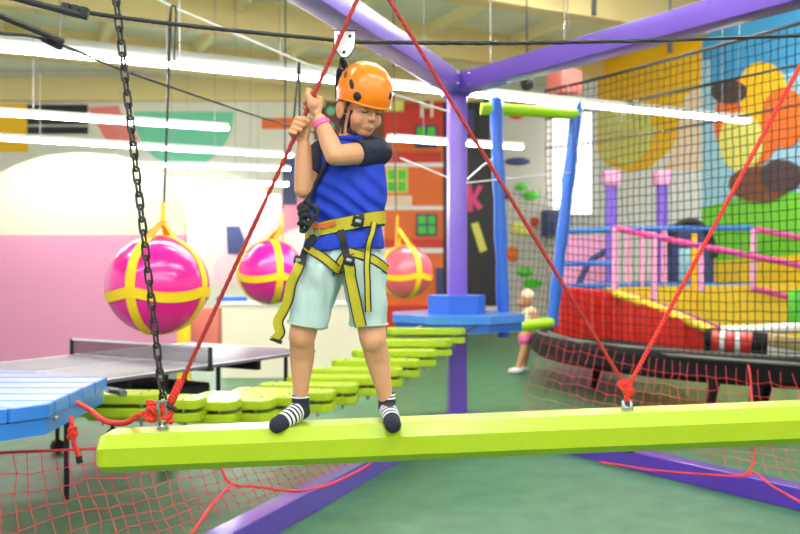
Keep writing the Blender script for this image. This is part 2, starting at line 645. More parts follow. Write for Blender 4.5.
# right wall paint
RP = A.copy()
mural('golden_mural', [
    (3, rect(596, 20, 702, 320)), (0, [(598, 20), (702, 20), (702, 82), (690, 100), (682, 130), (672, 150), (650, 168), (630, 172), (606, 164), (598, 150)]),
    (1, [(598, 106), (630, 100), (650, 112), (657, 132), (648, 152), (632, 166), (600, 158)]),
    (2, [(686, 96), (702, 86), (702, 170), (664, 170), (676, 148)])],
    [M_gold, M_paleyel, M_peach, M_white], 'golden painted wall section with pale edges left of the blue one', RP, RN)
mural('sky_mural', [
    (0, rect(703, -40, 860, 330)), (1, [(703, 90), (860, 60), (860, 215), (703, 215)]), (1, rect(703, 60, 712, 215)),
    (2, [(703, 208), (740, 198), (790, 192), (860, 196), (860, 330), (703, 330)]), (8, [(703, 262), (860, 250), (860, 330), (703, 330)]),
    # plain patches in the colours of the picture painted there
    (3, circ(750, 122, 34, 46)), (4, circ(764, 92, 24, 30)), (3, circ(786, 118, 22, 30)), (5, circ(744, 142, 22, 30)), (7, circ(732, 92, 18, 12)), (6, circ(762, 184, 30, 18)), (7, circ(784, 176, 20, 16))],
    [M_sky, M_sky2, M_grass, M_orange, M_gold, M_paleyel, M_brown, M_dkbrown, M_yelp],
    'blue sky and green field painting with orange and yellow patches', RP, RN)
wn = MB().prism([onplane(x, y, RP, RN) for x, y in rect(548, 112, 594, 214)], RN * .02)
o = struct('window_1', wn, M_day, 'bright daylit window'); 
mb = MB()
for q in (rect(545, 109, 548, 217), rect(594, 109, 597, 217), rect(545, 214, 597, 217), rect(545, 109, 597, 112)):
    mb.prism([onplane(x, y, RP, RN) for x, y in q], RN * .06)
mb.build('window_frame', M_white, o, False)
c = onplane(560, 224, RP, RN) + RN * .15 + RD * .2
mb = MB().box(c + RN * .2, (.36, .36, .62), Matrix.Rotation(math.atan2(RN.y, RN.x), 3, 'Z'), .03)
o = mb.build('loudspeaker', M_navyp); tag(o, 'dark navy loudspeaker under the bright window', 'speaker')

# half wall
hw = thing('half_wall', P(290, 378, 11.5), 'low cream half wall behind the bouncy balls', 'low wall')
c = (P(222, 300, 11.5) + P(384, 380, 11.5)) / 2
z1 = P(0, 305, 11.5).z
mb = MB().box((c.x, 11.6, z1 / 2), (P(384, 0, 11.5).x - P(222, 0, 11.5).x, .2, z1)); mb.build('panel', M_cream, hw, False)
mb = MB().box((c.x, 11.6, z1 + .025), (P(384, 0, 11.5).x - P(222, 0, 11.5).x + .06, .26, .05)); mb.build('coping', M_white, hw, False)
mb = MB().box(P(232, 299, 11.6) + V((0, 0, .0)), (.42, .08, .07), None, .02)
o = mb.build('pool_noodle', M_bluepad); tag(o, 'small blue foam bar lying on the cream half wall', 'foam bar')
mb = MB().box((P(180, 0, 11).x + .05, 11, P(0, 322, 11).z / 2), (.16, .12, P(0, 322, 11).z), None, .02)
o = mb.build('yellow_post', M_gold); tag(o, 'short yellow post below the near pink ball', 'post')
mb = MB().box(V((P(206, 0, 15).x, 15, .4)), (.5, .4, .8), None, .05)
o = mb.build('foam_block', M_coralp); tag(o, 'coral foam block on the floor left of the cream half wall', 'block')

# ------------------------------------------------------------------ purple steel frame
cx, cy = .54, 8.07
fr = thing('steel_frame', (cx, cy, 0), 'purple steel frame whose post and beams stand around the course', 'frame')
DL = V((-.624, -1.58, 0)).normalized()
DR = V((.911, -1.3, 0)).normalized()
Mz = Matrix.Rotation(math.radians(8), 3, 'Z')
MB().box((cx, cy, 1.6), (.17, .17, 3.2), Mz, .02).build('post', M_purple, fr)
ztop = 3.2
for nm, D, ln in (('left', DL, 7.2), ('right', DR, 8.5)):
    ang = math.atan2(D.y, D.x)
    Mr = Matrix.Rotation(ang, 3, 'Z')
    c = V((cx, cy, 0)) + D * ln / 2
    MB().box((c.x, c.y, ztop + .02), (ln, .2, .17), Mr, .008).build('top_beam', M_purple, fr)
    MB().box((c.x, c.y, .07), (ln, .14, .14), Mr, .006).build('base_beam', M_purple_d, fr, False)
MB().box((cx, cy, ztop + .02), (.26, .26, .2), Mz, .02).build('corner_bracket', M_purple, fr)
for D in (DL, DR):
    s = V((-D.y, D.x, 0))
    sg = 1 if s.y < 0 else -1
    for q in (.16, .3):
        for dz in (-.045, .045):
            p = V((cx, cy, ztop + .02 + dz)) + D * q + s * sg * .102
            MB().ell(p, (.017, .017, .017), seg=8, rings=6).build('bolt', M_steel, fr)
for px, py in ((582, 18), (631, 20), (672, 42)):
    pass

# ------------------------------------------------------------------ blue column platform
pl = thing('column_platform', (cx, cy, 1.04), 'blue round-cut platform with collar clamped around the purple post', 'platform')


def octo(c, r, z, n=8, rot=22.5, sx=1):
    return [V((c[0] + sx * r * math.cos(math.radians(rot + 360 / n * k)), c[1] + r * math.sin(math.radians(rot + 360 / n * k)), z)) for k in range(n)]


zp = 1.5 - 46 / F * cy
MB().prism(octo((cx, cy), .66, zp - .07), (0, 0, .07)).build('deck', M_blue, pl, False)
MB().prism(octo((cx, cy), .63, zp - .15), (0, 0, .075)).build('under_frame', M_bluepad, pl, False)
MB().prism(octo((cx, cy), .28, zp, 6, 10), (0, 0, .17)).build('collar', M_bluepad, pl, False)

# ------------------------------------------------------------------ blue posts, nets and the round arena on the right
bf = thing('net_gateway', P(524, 335, 8.4), 'blue padded posts with lime bars at the net tunnel', 'gateway')
for (a, b, nm) in (((496, 100), (504, 337), 'l'), ((577, 105), (552, 326), 'r')):
    d0, d1 = (8.3, 8.3) if nm == 'l' else (8.9, 8.9)
    pts = [P(a[0] + (b[0] - a[0]) * t, a[1] + (b[1] - a[1]) * t, d0) for t in [i / 12 for i in range(13)]]
    MB().tube(pts, [.062 + .007 * math.sin(i * 2.1) for i in range(13)], 12).build('padded_post', M_bluepad, bf)
    MB().ell(pts[0], (.066, .066, .04), seg=12, rings=6).build('post_cap', M_bluepad, bf)
MB().tube([P(481, 109, 8.3), P(496, 109, 8.3), P(577, 114, 8.9)], .06, 10).build('top_bar', M_limepad, bf)
MB().tube([P(492, 328, 8.3), P(516, 327, 8.4), P(552, 322, 8.9)], .055, 10).build('lower_bar', M_limepad, bf)
o = MB().tube([P(463, 183, 8.0), P(480, 168, 8.2), P(496, 156, 8.3)], .008, 6).build('tether_wire', M_steel)
tag(o, 'steel tether from the purple post up to the left blue post', 'wire')
o = MB().tube([P(400, 158, 8.0), P(430, 170, 8.0), P(456, 181, 8.0)], .006, 6).build('tether_wire', M_whiterope)
tag(o, 'pale rope running into the purple post from the helmet side', 'rope')
o = MB().tube([P(466, 183, 8.0), P(520, 177, 8.4), P(577, 172, 8.9)], .006, 6).build('tether_wire', M_whiterope)
tag(o, 'pale rope level between the purple post and the right blue post', 'rope')


def net(name, tops, bots, cell, r, m, label, jit=.004, rows=None, cols=None, cat='net', sag=0.0, sides=3, parent=None, sagdir=V((0, 0, -1))):
    """a net as thin twine between two polylines"""
    def at(line, t):
        L = [0]
        for i in range(1, len(line)):
            L.append(L[-1] + (line[i] - line[i - 1]).length)
        s = t * L[-1]
        for i in range(1, len(line)):
            if s <= L[i] + 1e-9:
                return line[i - 1].lerp(line[i], (s - L[i - 1]) / max(1e-9, L[i] - L[i - 1]))
        return line[-1].copy()
    ln = sum((tops[i] - tops[i - 1]).length for i in range(1, len(tops)))
    nc = cols or max(2, int(ln / cell))
    hh = (tops[0] - bots[0]).length * .5 + (tops[-1] - bots[-1]).length * .5
    nr = rows or max(2, int(hh / cell))
    g = []
    for i in range(nc + 1):
        a, b = at(tops, i / nc), at(bots, i / nc)
        colm = []
        for j in range(nr + 1):
            t = j / nr
            p = a.lerp(b, t) + sagdir * (sag * 4 * t * (1 - t))
            if 0 < j < nr:
                q = p * 3.1
                p = p + V((noise.noise(q), noise.noise(q + V((9, 3, 1))), noise.noise(q + V((4, 8, 2))))) * jit * 3 + V((random.uniform(-jit, jit), random.uniform(-jit, jit), random.uniform(-jit, jit)))
            colm.append(p)
        g.append(colm)
    mb = MB()
    for c_ in g:
        mb.tube(c_, r, sides)
    for j in range(1, nr):
        mb.tube([g[i][j] for i in range(nc + 1)], r, sides)
    # knots
    if sides > 3:
        for i in range(nc + 1):
            for j in range(1, nr):
                p = g[i][j]
                mb.ell(p, (r * 2.2,) * 3, seg=5, rings=4)
    o = mb.build(name, m, parent, True)
    if parent is None:
        tag(o, label, cat)
    return o


# tall black net with its border ropes
nb_top = [P(545, 91, 10.2), P(600, 78, 9.5), P(700, 51, 8.3), P(800, 23, 7.3), P(900, -8, 6.5)]
nb_bot = [P(548, 332, 10.2), P(600, 347, 9.5), P(700, 357, 8.3), P(800, 364, 7.3), P(900, 369, 6.5)]
bn = thing('safety_net', nb_bot[2], 'tall black safety net hung in front of the painted right wall', 'net')
net('netting', nb_top, nb_bot, .085, .0058, M_blacknet, '', jit=.004, parent=bn)
MB().tube(smooth_path(nb_top), .016, 8, lobes=3, pitch=.1, lobe=.5).build('border_rope', M_ropeblk, bn)
MB().tube(smooth_path([p + V((0, -.02, 0)) for p in nb_bot]), .013, 8, lobes=3, pitch=.1, lobe=.5).build('border_rope', mat('grey_rope_fibre', (130, 126, 118), .8), bn)
mid = [P(545, 119, 10.2), P(600, 108, 9.5), P(700, 86, 8.3), P(800, 65, 7.3), P(900, 42, 6.5)]
MB().tube(smooth_path([p + V((0, -.02, 0)) for p in mid]), .012, 6, lobes=3, pitch=.1, lobe=.5).build('lashing_rope', M_ropeblk, bn)
mid = [P(545, 148, 10.2), P(600, 141, 9.5), P(700, 124, 8.3), P(800, 104, 7.3), P(900, 85, 6.5)]
MB().tube(smooth_path([p + V((0, -.02, 0)) for p in mid]), .007, 6).build('lashing_rope', M_ropeblk, bn)
tn = net('tunnel_net', [P(507, 185, 9.4), P(545, 190, 9.6), P(570, 195, 9.9)], [P(507, 320, 9.4), P(552, 322, 10)], .085, .0035, M_blacknet, 'dark tunnel net stretched between the two blue posts', jit=.004)

# round padded arena
ar_c = (5.15, 10.95)
ar = thing('soft_play_arena', (ar_c[0], ar_c[1], 0), 'raised black-rimmed play arena on dark legs behind the tall net', 'play arena')
ang0, ang1 = 150, 290


def arcpt(r, z, a):
    return V((ar_c[0] + r * math.cos(math.radians(a)), ar_c[1] + r * math.sin(math.radians(a)), z))


rings = []
for i in range(41):
    a = ang0 + (ang1 - ang0) * i / 40
    rings.append([arcpt(3.35, .36, a), arcpt(3.42, .42, a), arcpt(3.40, .58, a), arcpt(3.3, .64, a), arcpt(3.1, .64, a), arcpt(3.1, .36, a)])
MB().loft(rings).build('rim_pad', M_blkvinyl, ar)
MB().loft([[arcpt(q, z, ang0 + (ang1 - ang0) * i / 24) for q, z in ((3.15, .45), (3.15, .57), (2.3, .57), (2.3, .45))] for i in range(25)]).build('deck', M_blkvinyl, ar, False)
for px, py, d in ((715, 380, 8.3), (758, 380, 8.0), (770, 378, 8.8), (600, 356, 10.5), (830, 383, 7.9)):
    p = P(px, py, d); p.z = .42
    MB().tube([p, V((p.x - .09, p.y - .02, 0))], [.062, .035], 10).build('leg', M_blkvinyl, ar)
MB().tube([arcpt(3.36, .66, ang0 + (ang1 - ang0) * i / 60) for i in range(61)], .012, 6, lobes=3, pitch=.12, lobe=.5).build('edge_rope', MATS['grey_rope_fibre'], ar)

# red pleated ramp side
DRD = 10.6
rs = thing('play_ramp', P(640, 340, DRD), 'red pleated ramp side with a yellow top roll inside the arena', 'ramp')
rp = [(553, 286), (614, 293), (712, 331), (716, 354), (640, 350), (553, 342)]
mb = MB()
topl = [P(553, 286, 11.4), P(614, 293, 11.0), P(712, 331, 9.6)]
botl = [P(553, 346, 11.4), P(614, 352, 11.0), P(716, 358, 9.6)]


def lerpl(l, t):
    s = t * (len(l) - 1)
    i = min(int(s), len(l) - 2)
    return l[i].lerp(l[i + 1], s - i)


fr_, bk_ = [], []
for i in range(61):
    t = i / 60
    off = .05 * math.sin(t * 60 * 1.2)
    fr_.append((lerpl(topl, t) + V((0, off, 0)), lerpl(botl, t) + V((0, off, 0))))
rg = []
for a, b in fr_:
    rg.append([a, b, b + V((.15, .5, 0)), a + V((.15, .5, 0))])
mb.loft(rg)
mb.build('pleated_side', M_redvinyl, rs)
MB().tube(smooth_path([topl[1] + V((0, -.05, .0)), P(660, 309, 10.4), topl[2] + V((0, -.05, 0))]), .055, 10).build('top_roll', M_yelvinyl, rs)
o = MB().prism([P(x, y, 12.2) for x, y in ((612, 288), (812, 284), (812, 345), (716, 345), (612, 330))], (0, .5, 0)).build('yellow_foam_wall', M_yelvinyl)
tag(o, 'yellow foam wall along the deck behind the red ramp', 'foam wall')


def pipes(name, label, segs, m, r, d, cat='railing'):
    a = segs[0]
    t = thing(name, P(a[1][0][0], a[1][0][1], d), label, cat)
    for nm, pts, mm in segs:
        MB().tube([P(p[0], p[1], (p[2] if len(p) > 2 else d)) for p in pts], r, 8).build(nm, mm or m, t)
    return t


pipes('railing', 'long hot pink handrail with pale uprights sloping right behind the net',
      [('top_rail', [(614, 228), (700, 246), (812, 268)], None), ('low_rail', [(620, 293), (670, 309), (722, 330)], mat('magenta_pipe_foam', (180, 60, 150), .5)),
       ('upright', [(615, 228), (615, 291)], M_palepipe), ('upright', [(654, 237), (654, 300)], M_palepipe), ('upright', [(700, 246), (702, 292)], M_palepipe)], M_pinkpipe, .042, 11.4)
pipes('railing', 'short hot pink railing beside the painted field at the far right',
      [('top_rail', [(755, 229), (812, 240)], None), ('low_rail', [(752, 288), (812, 303)], None), ('upright', [(754, 229), (753, 289)], M_palepipe)], M_pinkpipe, .042, 11.9)
pipes('railing', 'long blue double rail behind the pink handrail',
      [('top_rail', [(556, 232), (620, 229), (752, 228)], None), ('low_rail', [(556, 287), (640, 284), (752, 286)], None), ('mid_rail', [(562, 264), (614, 263)], None), ('upright', [(642, 229), (642, 286)], M_palepipe), ('upright', [(628, 229), (628, 286)], M_palepipe), ('upright', [(664, 229), (664, 286)], M_palepipe)], M_bluepipe, .04, 12.6)
for px, lab in ((611, 'violet padded post with pink cap nearer the blue posts'), (662, 'violet padded post with pink cap in front of the dark play tunnel')):
    t = thing('capped_post', P(px, 290, 12.9), lab, 'post', 'violet capped posts')
    p0, p1, p2 = V((P(px, 0, 12.9).x, 12.9, .0)), P(px, 186, 12.9), P(px, 171, 12.9)
    MB().tube([p0, p1], .088, 12).build('padded_post', M_violetpad, t)
    MB().box((p1 + p2) / 2, (.25, .25, (p2 - p1).length), None, .03).build('cap', M_palepipe, t)
t = thing('play_tunnel', P(690, 290, 13.4), 'dark blue arched play tunnel mouth behind the pink handrail', 'tunnel')
arch_ = [P(690 + 24 * math.cos(math.radians(a)), 258 - 37 * math.sin(math.radians(a)), 13.2) for a in range(0, 181, 15)]
MB().prism(arch_ + [P(666, 292, 13.2), P(714, 292, 13.2)], (0, .8, 0)).build('shell', M_navyp, t, False)
MB().tube(arch_, .06, 8).build('arch_rim', M_blackp, t)
MB().box(P(685, 265, 13.15), (.2, .06, .5), None, .02).build('opening', M_sky2, t)
o = MB().tube([P(694, 234, 11.8), P(695, 312, 11.8)], .045, 10).build('yellow_pole', M_gold); tag(o, 'thin yellow upright pole beside the dark play tunnel', 'pole')
o = MB().tube(smooth_path([P(578, 285, 13), P(590, 262, 13), P(608, 250, 13)]), .05, 8).build('slide_pipe', M_navyp); tag(o, 'dark curved pipe left of the violet capped posts', 'pipe')
o = MB().prism([P(x, y, 13.6) for x, y in rect(556, 236, 612, 361)], (0, .1, 0)).build('pink_panel', M_palepipe, None, False); tag(o, 'pale pink play panel right of the blue posts', 'panel')

# items on the arena edge
t = thing('rolled_mat', P(733, 352, 9.0), 'red and white striped roll with black ends on the arena edge', 'rolled mat')
ra, rb = P(708, 341, 9.0), P(757, 345, 8.8)
MB().tube([ra.lerp(rb, i / 6) for i in range(7)], [.105, .115, .115, .112, .118, .118, .12], 16).build('roll', M_redvinyl, t)
for q in (.3, .62):
    MB().tube([ra.lerp(rb, q - .05), ra.lerp(rb, q + .05)], .121, 16).build('white_band', M_line, t)
MB().tube([ra + (ra - rb).normalized() * .03, ra.lerp(rb, .07)], .125, 16).build('end_cap', M_blkvinyl, t)
MB().tube([ra.lerp(rb, .9), rb + (rb - ra).normalized() * .1], .135, 16).build('end_cap', M_blkvinyl, t)
o = MB().tube(smooth_path([P(722, 331, 9.6), P(760, 330, 9.4), P(815, 326, 9.2)]), .06, 10).build('white_bolster', M_line); tag(o, 'white bolster lying above the striped roll', 'bolster')
o = MB().box(P(792, 343, 9.0), (.52, .3, .14), Matrix.Rotation(.15, 3, 'Y'), .04).build('tan_cushion', mat('tan_vinyl', (190, 164, 110), .6)); tag(o, 'tan cushion right of the black roll end', 'cushion')
o = MB().box(P(803, 310, 10.4), (.3, .2, .5), None, .04).build('green_block', M_green); tag(o, 'green foam block at the right edge on the yellow wall', 'block')
# hanging boxes near the ceiling
t = thing('hanging_lantern', P(568, 84, 13.5), 'coral pink box lantern hanging right of the purple post', 'lantern')
MB().box(P(564, 83, 13.5), (.42, .4, .38), Matrix.Rotation(.5, 3, 'Z'), .03).build('shade', M_coralp, t)
MB().tube([P(564, 72, 13.5), V((P(564, 72, 13.5).x, 13.5, CEIL))], .008, 5).build('hanging_wire', M_steel, t)
t = thing('spot_lamp', P(527, 84, 12), 'small black spot lamp under the right purple beam', 'lamp')
MB().ell(P(527, 84, 12), (.1, .12, .1), seg=12, rings=8).build('lamp_head', M_blackp, t)
MB().tube([P(527, 78, 12), V((P(527, 78, 12).x, 12, CEIL))], .012, 6).build('stem', M_blackp, t)
for px, py, d, lab in ((594, 4, 10, 'dark hook bracket over the right purple beam near its bend'), (670, 42, 10.5, 'dark hook bracket hanging below the right purple beam')):
    t = thing('beam_hook', P(px, py, d), lab, 'bracket')
    MB().box(P(px, py, d), (.05, .05, .26)).build('drop_arm', M_blackp, t, False)
    MB().tube([P(px, py - 10, d), V((P(px, py, d).x, d, CEIL))], .012, 6).build('rod', M_blackp, t)

# ------------------------------------------------------------------ table tennis table
tt_l = V((.5, .866, 0)); tt_w = V((.83, -.56, 0))
N1, N2 = V((-2.62, 7.23, .76)), V((-1.58, 6.35, .76))
mid_ = (N1 + N2) / 2
tw = V((.866, -.5, 0))
t = thing('table_tennis_table', (mid_.x, mid_.y, 0), 'grey table tennis table with black frame in front of the pink partition', 'table')
Mt = Matrix((tw, tt_l, V((0, 0, 1)))).transposed()


def T(a, b, z):
    return V((mid_.x, mid_.y, z)) + tw * a + tt_l * b


for sgn in (-1, 1):
    tb = MB().box(T(0, sgn * .69, .748), (1.525, 1.36, .025), Mt, .004).build('table_half', M_ttop, t)
    mb = MB()
    for a in (-.752, 0, .752):
        mb.box(T(a, sgn * .69, .7612), (.02 if a else .006, 1.36, .0016), Mt)
    mb.box(T(0, sgn * 1.36, .7612), (1.525, .02, .0016), Mt)
    mb.build('edge_line', M_line, tb, False)
    MB().box(T(0, sgn * .69, .69), (1.36, .05, .09), Mt, .01).build('apron', M_rubber, t)
    for a in (-.6, .6):
        for b in (.28, 1.15):
            lg = MB().tube([T(a, sgn * b, .735), T(a, sgn * b, .1 if b < 1 else 0.0)], .018, 8).build('leg', M_rubber, t)
            if b < 1:
                MB().tube([T(a - .02, sgn * b, .055), T(a + .02, sgn * b, .055)], .055, 14).build('wheel', M_rubber, lg)
MB().box(T(0, 0, .52), (1.1, .5, .14), Mt, .02).build('undercarriage', M_rubber, t)
nt_ = MB().box(T(0, 0, .83), (1.56, .004, .12), Mt).build('table_net', M_netmesh, t, False)
MB().box(T(0, 0, .892), (1.56, .008, .016), Mt).build('net_tape', M_line, nt_, False)
for a in (-.775, .775):
    MB().box(T(a, 0, .82), (.02, .03, .155), Mt, .004).build('net_post', M_rubber, t)
    MB().box(T(a * .93, 0, .73), (.14, .05, .03), Mt, .004).build('net_clamp', M_rubber, t)


# ------------------------------------------------------------------ bouncy balls on cords
def ball(px, py, rpx, d, m, top, label, yaw, cordpts):
    r = rpx / F * d
    c = P(px, py, d)
    t = thing('hanging_ball', c, label, 'ball', 'big bouncy balls hanging in yellow straps')
    MB().ell(c, (r, r, r * .97), seg=40, rings=24).build('ball_shell', m, t)
    R = Matrix.Rotation(math.radians(yaw), 3, 'Z')
    for q in (0, 90):
        pts = []
        nr = []
        for i in range(49):
            a = 2 * math.pi * i / 48
            n_ = R @ Matrix.Rotation(math.radians(q), 3, 'Z') @ V((math.sin(a), 0, math.cos(a)))
            pts.append(c + V((n_.x * r, n_.y * r, n_.z * r * .97)) * 1.012)
            nr.append(n_)
        MB().ribbon(pts, .075, .006, nr).build('strap', M_yel, t)
    pts, nr = [], []
    for i in range(65):
        a = 2 * math.pi * i / 64
        n_ = V((math.cos(a), math.sin(a), -.10 - .12 * abs(math.sin(2 * (a - math.radians(yaw)))))).normalized()
        pts.append(c + n_ * r * 1.016)
        nr.append(n_)
    MB().ribbon(pts, .075, .006, nr).build('strap', M_yel, t)
    tp = P(top[0], top[1], d)
    for k_ in range(4):
        a = math.radians(yaw + 90 * k_)
        q = c + V((math.cos(a) * .38, math.sin(a) * .38, .91)) * r
        nrm = V((math.cos(a), math.sin(a), .4)).normalized()
        MB().ribbon([q, q.lerp(tp, .55), tp], .05, .006, nrm).build('sling', M_yel if k_ % 2 else mat('orange_sling_webbing', (250, 150, 20), .6), t)
    MB().tube([tp, P(top[0] + .3, top[1] - 18 * 6.5 / d, d)], .016, 8).build('loop', M_yel, t)
    MB().tube(cordpts, .009, 6).build('hanging_cord', M_ropeblk, t)
    return tp, d


t1, d1 = ball(158, 285, 50.5, 6.4, M_mag, (163, 221), 'largest magenta ball, hanging in front of the pink partition', -104, [P(164, 203, 6.4), P(168, 100, 6.4), P(171, 8, 6.4)])
t2, d2 = ball(271, 272, 33, 9.4, M_mag, (282, 226), 'mid-sized magenta ball hanging behind the left of the boy', -66, [P(283, 209, 9.4), P(285, 150, 9.4), V((P(286, 0, 9.4).x, 9.4, CEIL))])
t3, d3 = ball(405, 272, 27.5, 11.2, M_coral, (397, 226), 'salmon ball hanging in front of the orange painted house', 30, [P(396, 210, 11.2), P(394, 100, 11.2), V((P(393, 0, 11.2).x, 11.2, CEIL))])


def cord(name, pts, r, m, label, cat='cord', seg=6, **kw):
    o = MB().tube(pts, r, seg, **kw).build(name, m)
    return tag(o, label, cat)


cord('cord_loop', smooth_path([P(168, 75, 6.39), P(169, 30, 6.39), P(171, 9, 6.39), P(174, 6, 6.39), P(176, 14, 6.39), P(174, 60, 6.39)]), .008, M_ropeblk, 'loose black cord loop tied on the white rope')
cord('black_string', [P(299, 62, 6.4), P(296, 95, 6.4), P(294, 118, 6.4)], .009, M_ropeblk, 'short black cord hanging from the white rope beside the hands')
cord('black_string', [P(299.5, 62, 6.45), P(299.5, 120, 6.45)], .008, M_ropeblk, 'straight black cord hanging from the white rope behind the red rope')
cord('white_rope', [P(140, -10, 6.4), P(171, 6, 6.4), P(250, 40, 6.4), P(299, 61, 6.4), P(343, 78, 6.5), P(450, 112, 7.6)], .009, M_whiterope, 'slack white rope slanting down from top left to the helmet', 'rope')

# ------------------------------------------------------------------ blue boarded platform at left
zpl = .9
oc = [onz(49, 403, zpl), onz(107, 377, zpl), onz(-5, 368.5, zpl), V((-3.4, 4.9, zpl)), V((-3.75, 4.1, zpl)), V((-3.5, 3.2, zpl)), V((-2.7, 2.62, zpl)), onz(-40, 414, zpl)]
bp = thing('boarded_platform', (-2.7, 3.9, 0), 'blue boarded platform at the left edge with glossy top', 'platform')
ymin, ymax = min(p.y for p in oc), max(p.y for p in oc)


def clip(poly, y, keep_above):
    out = []
    for i in range(len(poly)):
        a, b = poly[i], poly[(i + 1) % len(poly)]
        ina, inb = ((a.y >= y) == keep_above), ((b.y >= y) == keep_above)
        if ina:
            out.append(a)
        if ina != inb:
            out.append(a.lerp(b, (y - a.y) / (b.y - a.y)))
    return out


mb = MB()
nb = 12
step = (ymax - ymin) / nb
ang = .1
for i in range(nb):
    q = clip(clip(oc, ymin + i * step + .006, True), ymin + (i + 1) * step - .006, False)
    if len(q) > 2:
        mb.prism([p - V((0, 0, .068)) for p in q], (0, 0, .068))
bmesh.ops.bevel(mb.bm, geom=[e for e in mb.bm.edges if e.calc_length() > .03], offset=.006, segments=1, affect='EDGES')
mb.build('deck_boards', M_blue, bp, False)
cc = V((sum(p.x for p in oc) / 8, sum(p.y for p in oc) / 8, zpl))
MB().prism([cc.lerp(p, .985) - V((0, 0, .14)) for p in oc], (0, 0, .07)).build('under_frame', M_blue, bp, False)
MB().box((-2.7, 3.9, .39), (.17, .17, .77), None, .02).build('support_post', M_purple, bp)
for px, py in ((15, 426), (56, 418)):
    p = onplane(px, py, oc[0], V((.2, -.98, 0)) if px < 49 else V((.998, .05, 0)))
    MB().ell(p, (.012, .012, .012), seg=8, rings=6).build('screw', M_steel, bp)

# ------------------------------------------------------------------ bridge of lime planks
words = ['first', 'second', 'third', 'fourth', 'fifth', 'sixth', 'seventh', 'eighth', 'ninth', 'tenth', 'eleventh', 'twelfth', 'last']
spec = [(426, 329, 7.3, 0), (411, 341, 7.02, 0), (394, 351, 6.76, 0), (376, 361, 6.5, 0), (357, 370, 6.25, 0), (335, 378, 6.0, -2), (309, 386, 5.75, -4), (284, 392.5, 5.5, -8),
(251, 397, 5.3, -9), (221, 400.5, 5.12, -9), (184, 401.5, 4.95, -8), (147, 400, 4.82, -6), (104, 395, 4.72, -4)]
ends = []
PL, PW, PT = .68, .23, .052
for i, (px, py, d, yaw) in enumerate(spec):
    c = P(px, py, d + PW / 2 * math.cos(math.radians(yaw)))
    c.z = P(px, py, d).z
    if i == 12:
        lab = 'lime double plank of the bridge closest to the blue boarded platform'
    else:
        lab = 'lime double plank of the bridge, %s from the blue post platform' % words[i]
    t = thing('bridge_plank', c, lab, 'plank', 'lime planks of the hanging bridge')
    R = Matrix.Rotation(math.radians(yaw), 3, 'Z')
    k5 = .045
    o8 = [(-PL / 2, -PW / 2 + k5), (-PL / 2 + k5, -PW / 2), (PL / 2 - k5, -PW / 2), (PL / 2, -PW / 2 + k5), (PL / 2, PW / 2 - k5), (PL / 2 - k5, PW / 2), (-PL / 2 + k5, PW / 2), (-PL / 2, PW / 2 - k5)]
    for nm, z in (('top_board', -PT), ('bottom_board', -2 * PT - .022)):
        mb = MB()
        mb.prism([c + R @ V((x, y, z)) for x, y in o8], (0, 0, PT))
        bmesh.ops.bevel(mb.bm, geom=list(mb.bm.edges), offset=.007, segments=2, affect='EDGES')
        mb.build(nm, M_lime, t, False)
    for x in (-.24, .24):
        for y in (-.06, .06):
            MB().tube([c + R @ V((x, y, -2 * PT - .055)), c + R @ V((x, y, .006))], .009, 6).build('bolt', M_steel, t)
    ends.append((c + R @ V((-.24, 0, -PT - .011)), c + R @ V((.24, 0, -PT - .011))))
for s, lab in ((0, 'steel cable threaded through the far ends of the bridge planks'), (1, 'steel cable threaded through the near ends of the bridge planks')):
    pts = [V((cx - .35 + .5 * s, cy - .58, zp - .08))] + [e[s] for e in ends]
    pts.append(P(30 + 20 * s, 388, 4.9))
    cord('bridge_cable', smooth_path(pts, 4), .008, M_steel, lab, 'cable')
o = MB().tube([onz(107, 389.5, .86), P(117, 391.5, 4.55), P(124, 393.5, 4.5)], [.016, .02, .02], 8).build('turnbuckle', M_steel)
tag(o, 'steel turnbuckle fixing the bridge to the blue boarded platform', 'turnbuckle')

# ------------------------------------------------------------------ red nets on the purple frame
left_rope = [P(-80, 459, 3.6), P(0, 453, 3.9), P(100, 448, 4.3), P(200, 440, 4.7), P(350, 431, 5.8)]


def base_l(y, z=.16, dx=0):
    return V((cx - .395 * (cy - y) + dx, y, z))


rn = thing('net_apron', base_l(5), 'red safety net spread left of the purple base beam', 'net')
net('netting', left_rope, [P(-90, 640, 3.1), P(20, 600, 3.5), P(205, 526, 4.45), P(380, 454, 6.0)], .085, .0022, M_rednet, '', jit=.009, cols=40, rows=8, sag=.03, sides=4, parent=rn)
MB().tube(smooth_path(left_rope), .007, 6, lobes=2, pitch=.05).build('border_rope', M_rednet, rn)
gp = [P(212, 452, 5.0), P(222, 470, 4.75), P(232, 484, 4.62), P(258, 487, 4.7), P(300, 491, 4.72), P(340, 480, 5.0), P(372, 463, 5.4)]
MB().tube(smooth_path(gp), .007, 6, lobes=3, pitch=.06, lobe=.6).build('gathered_cord', M_rednet, rn)
gp = [P(232, 484, 4.62), P(212, 505, 4.35), P(196, 528, 4.1), P(180, 545, 3.95)]
MB().tube(smooth_path(gp), .008, 6, lobes=3, pitch=.06, lobe=.6).build('gathered_cord', M_rednet, rn)


def base_r(y, z=.16, dx=0):
    return V((cx + .7 * (cy - y) + dx, y, z))


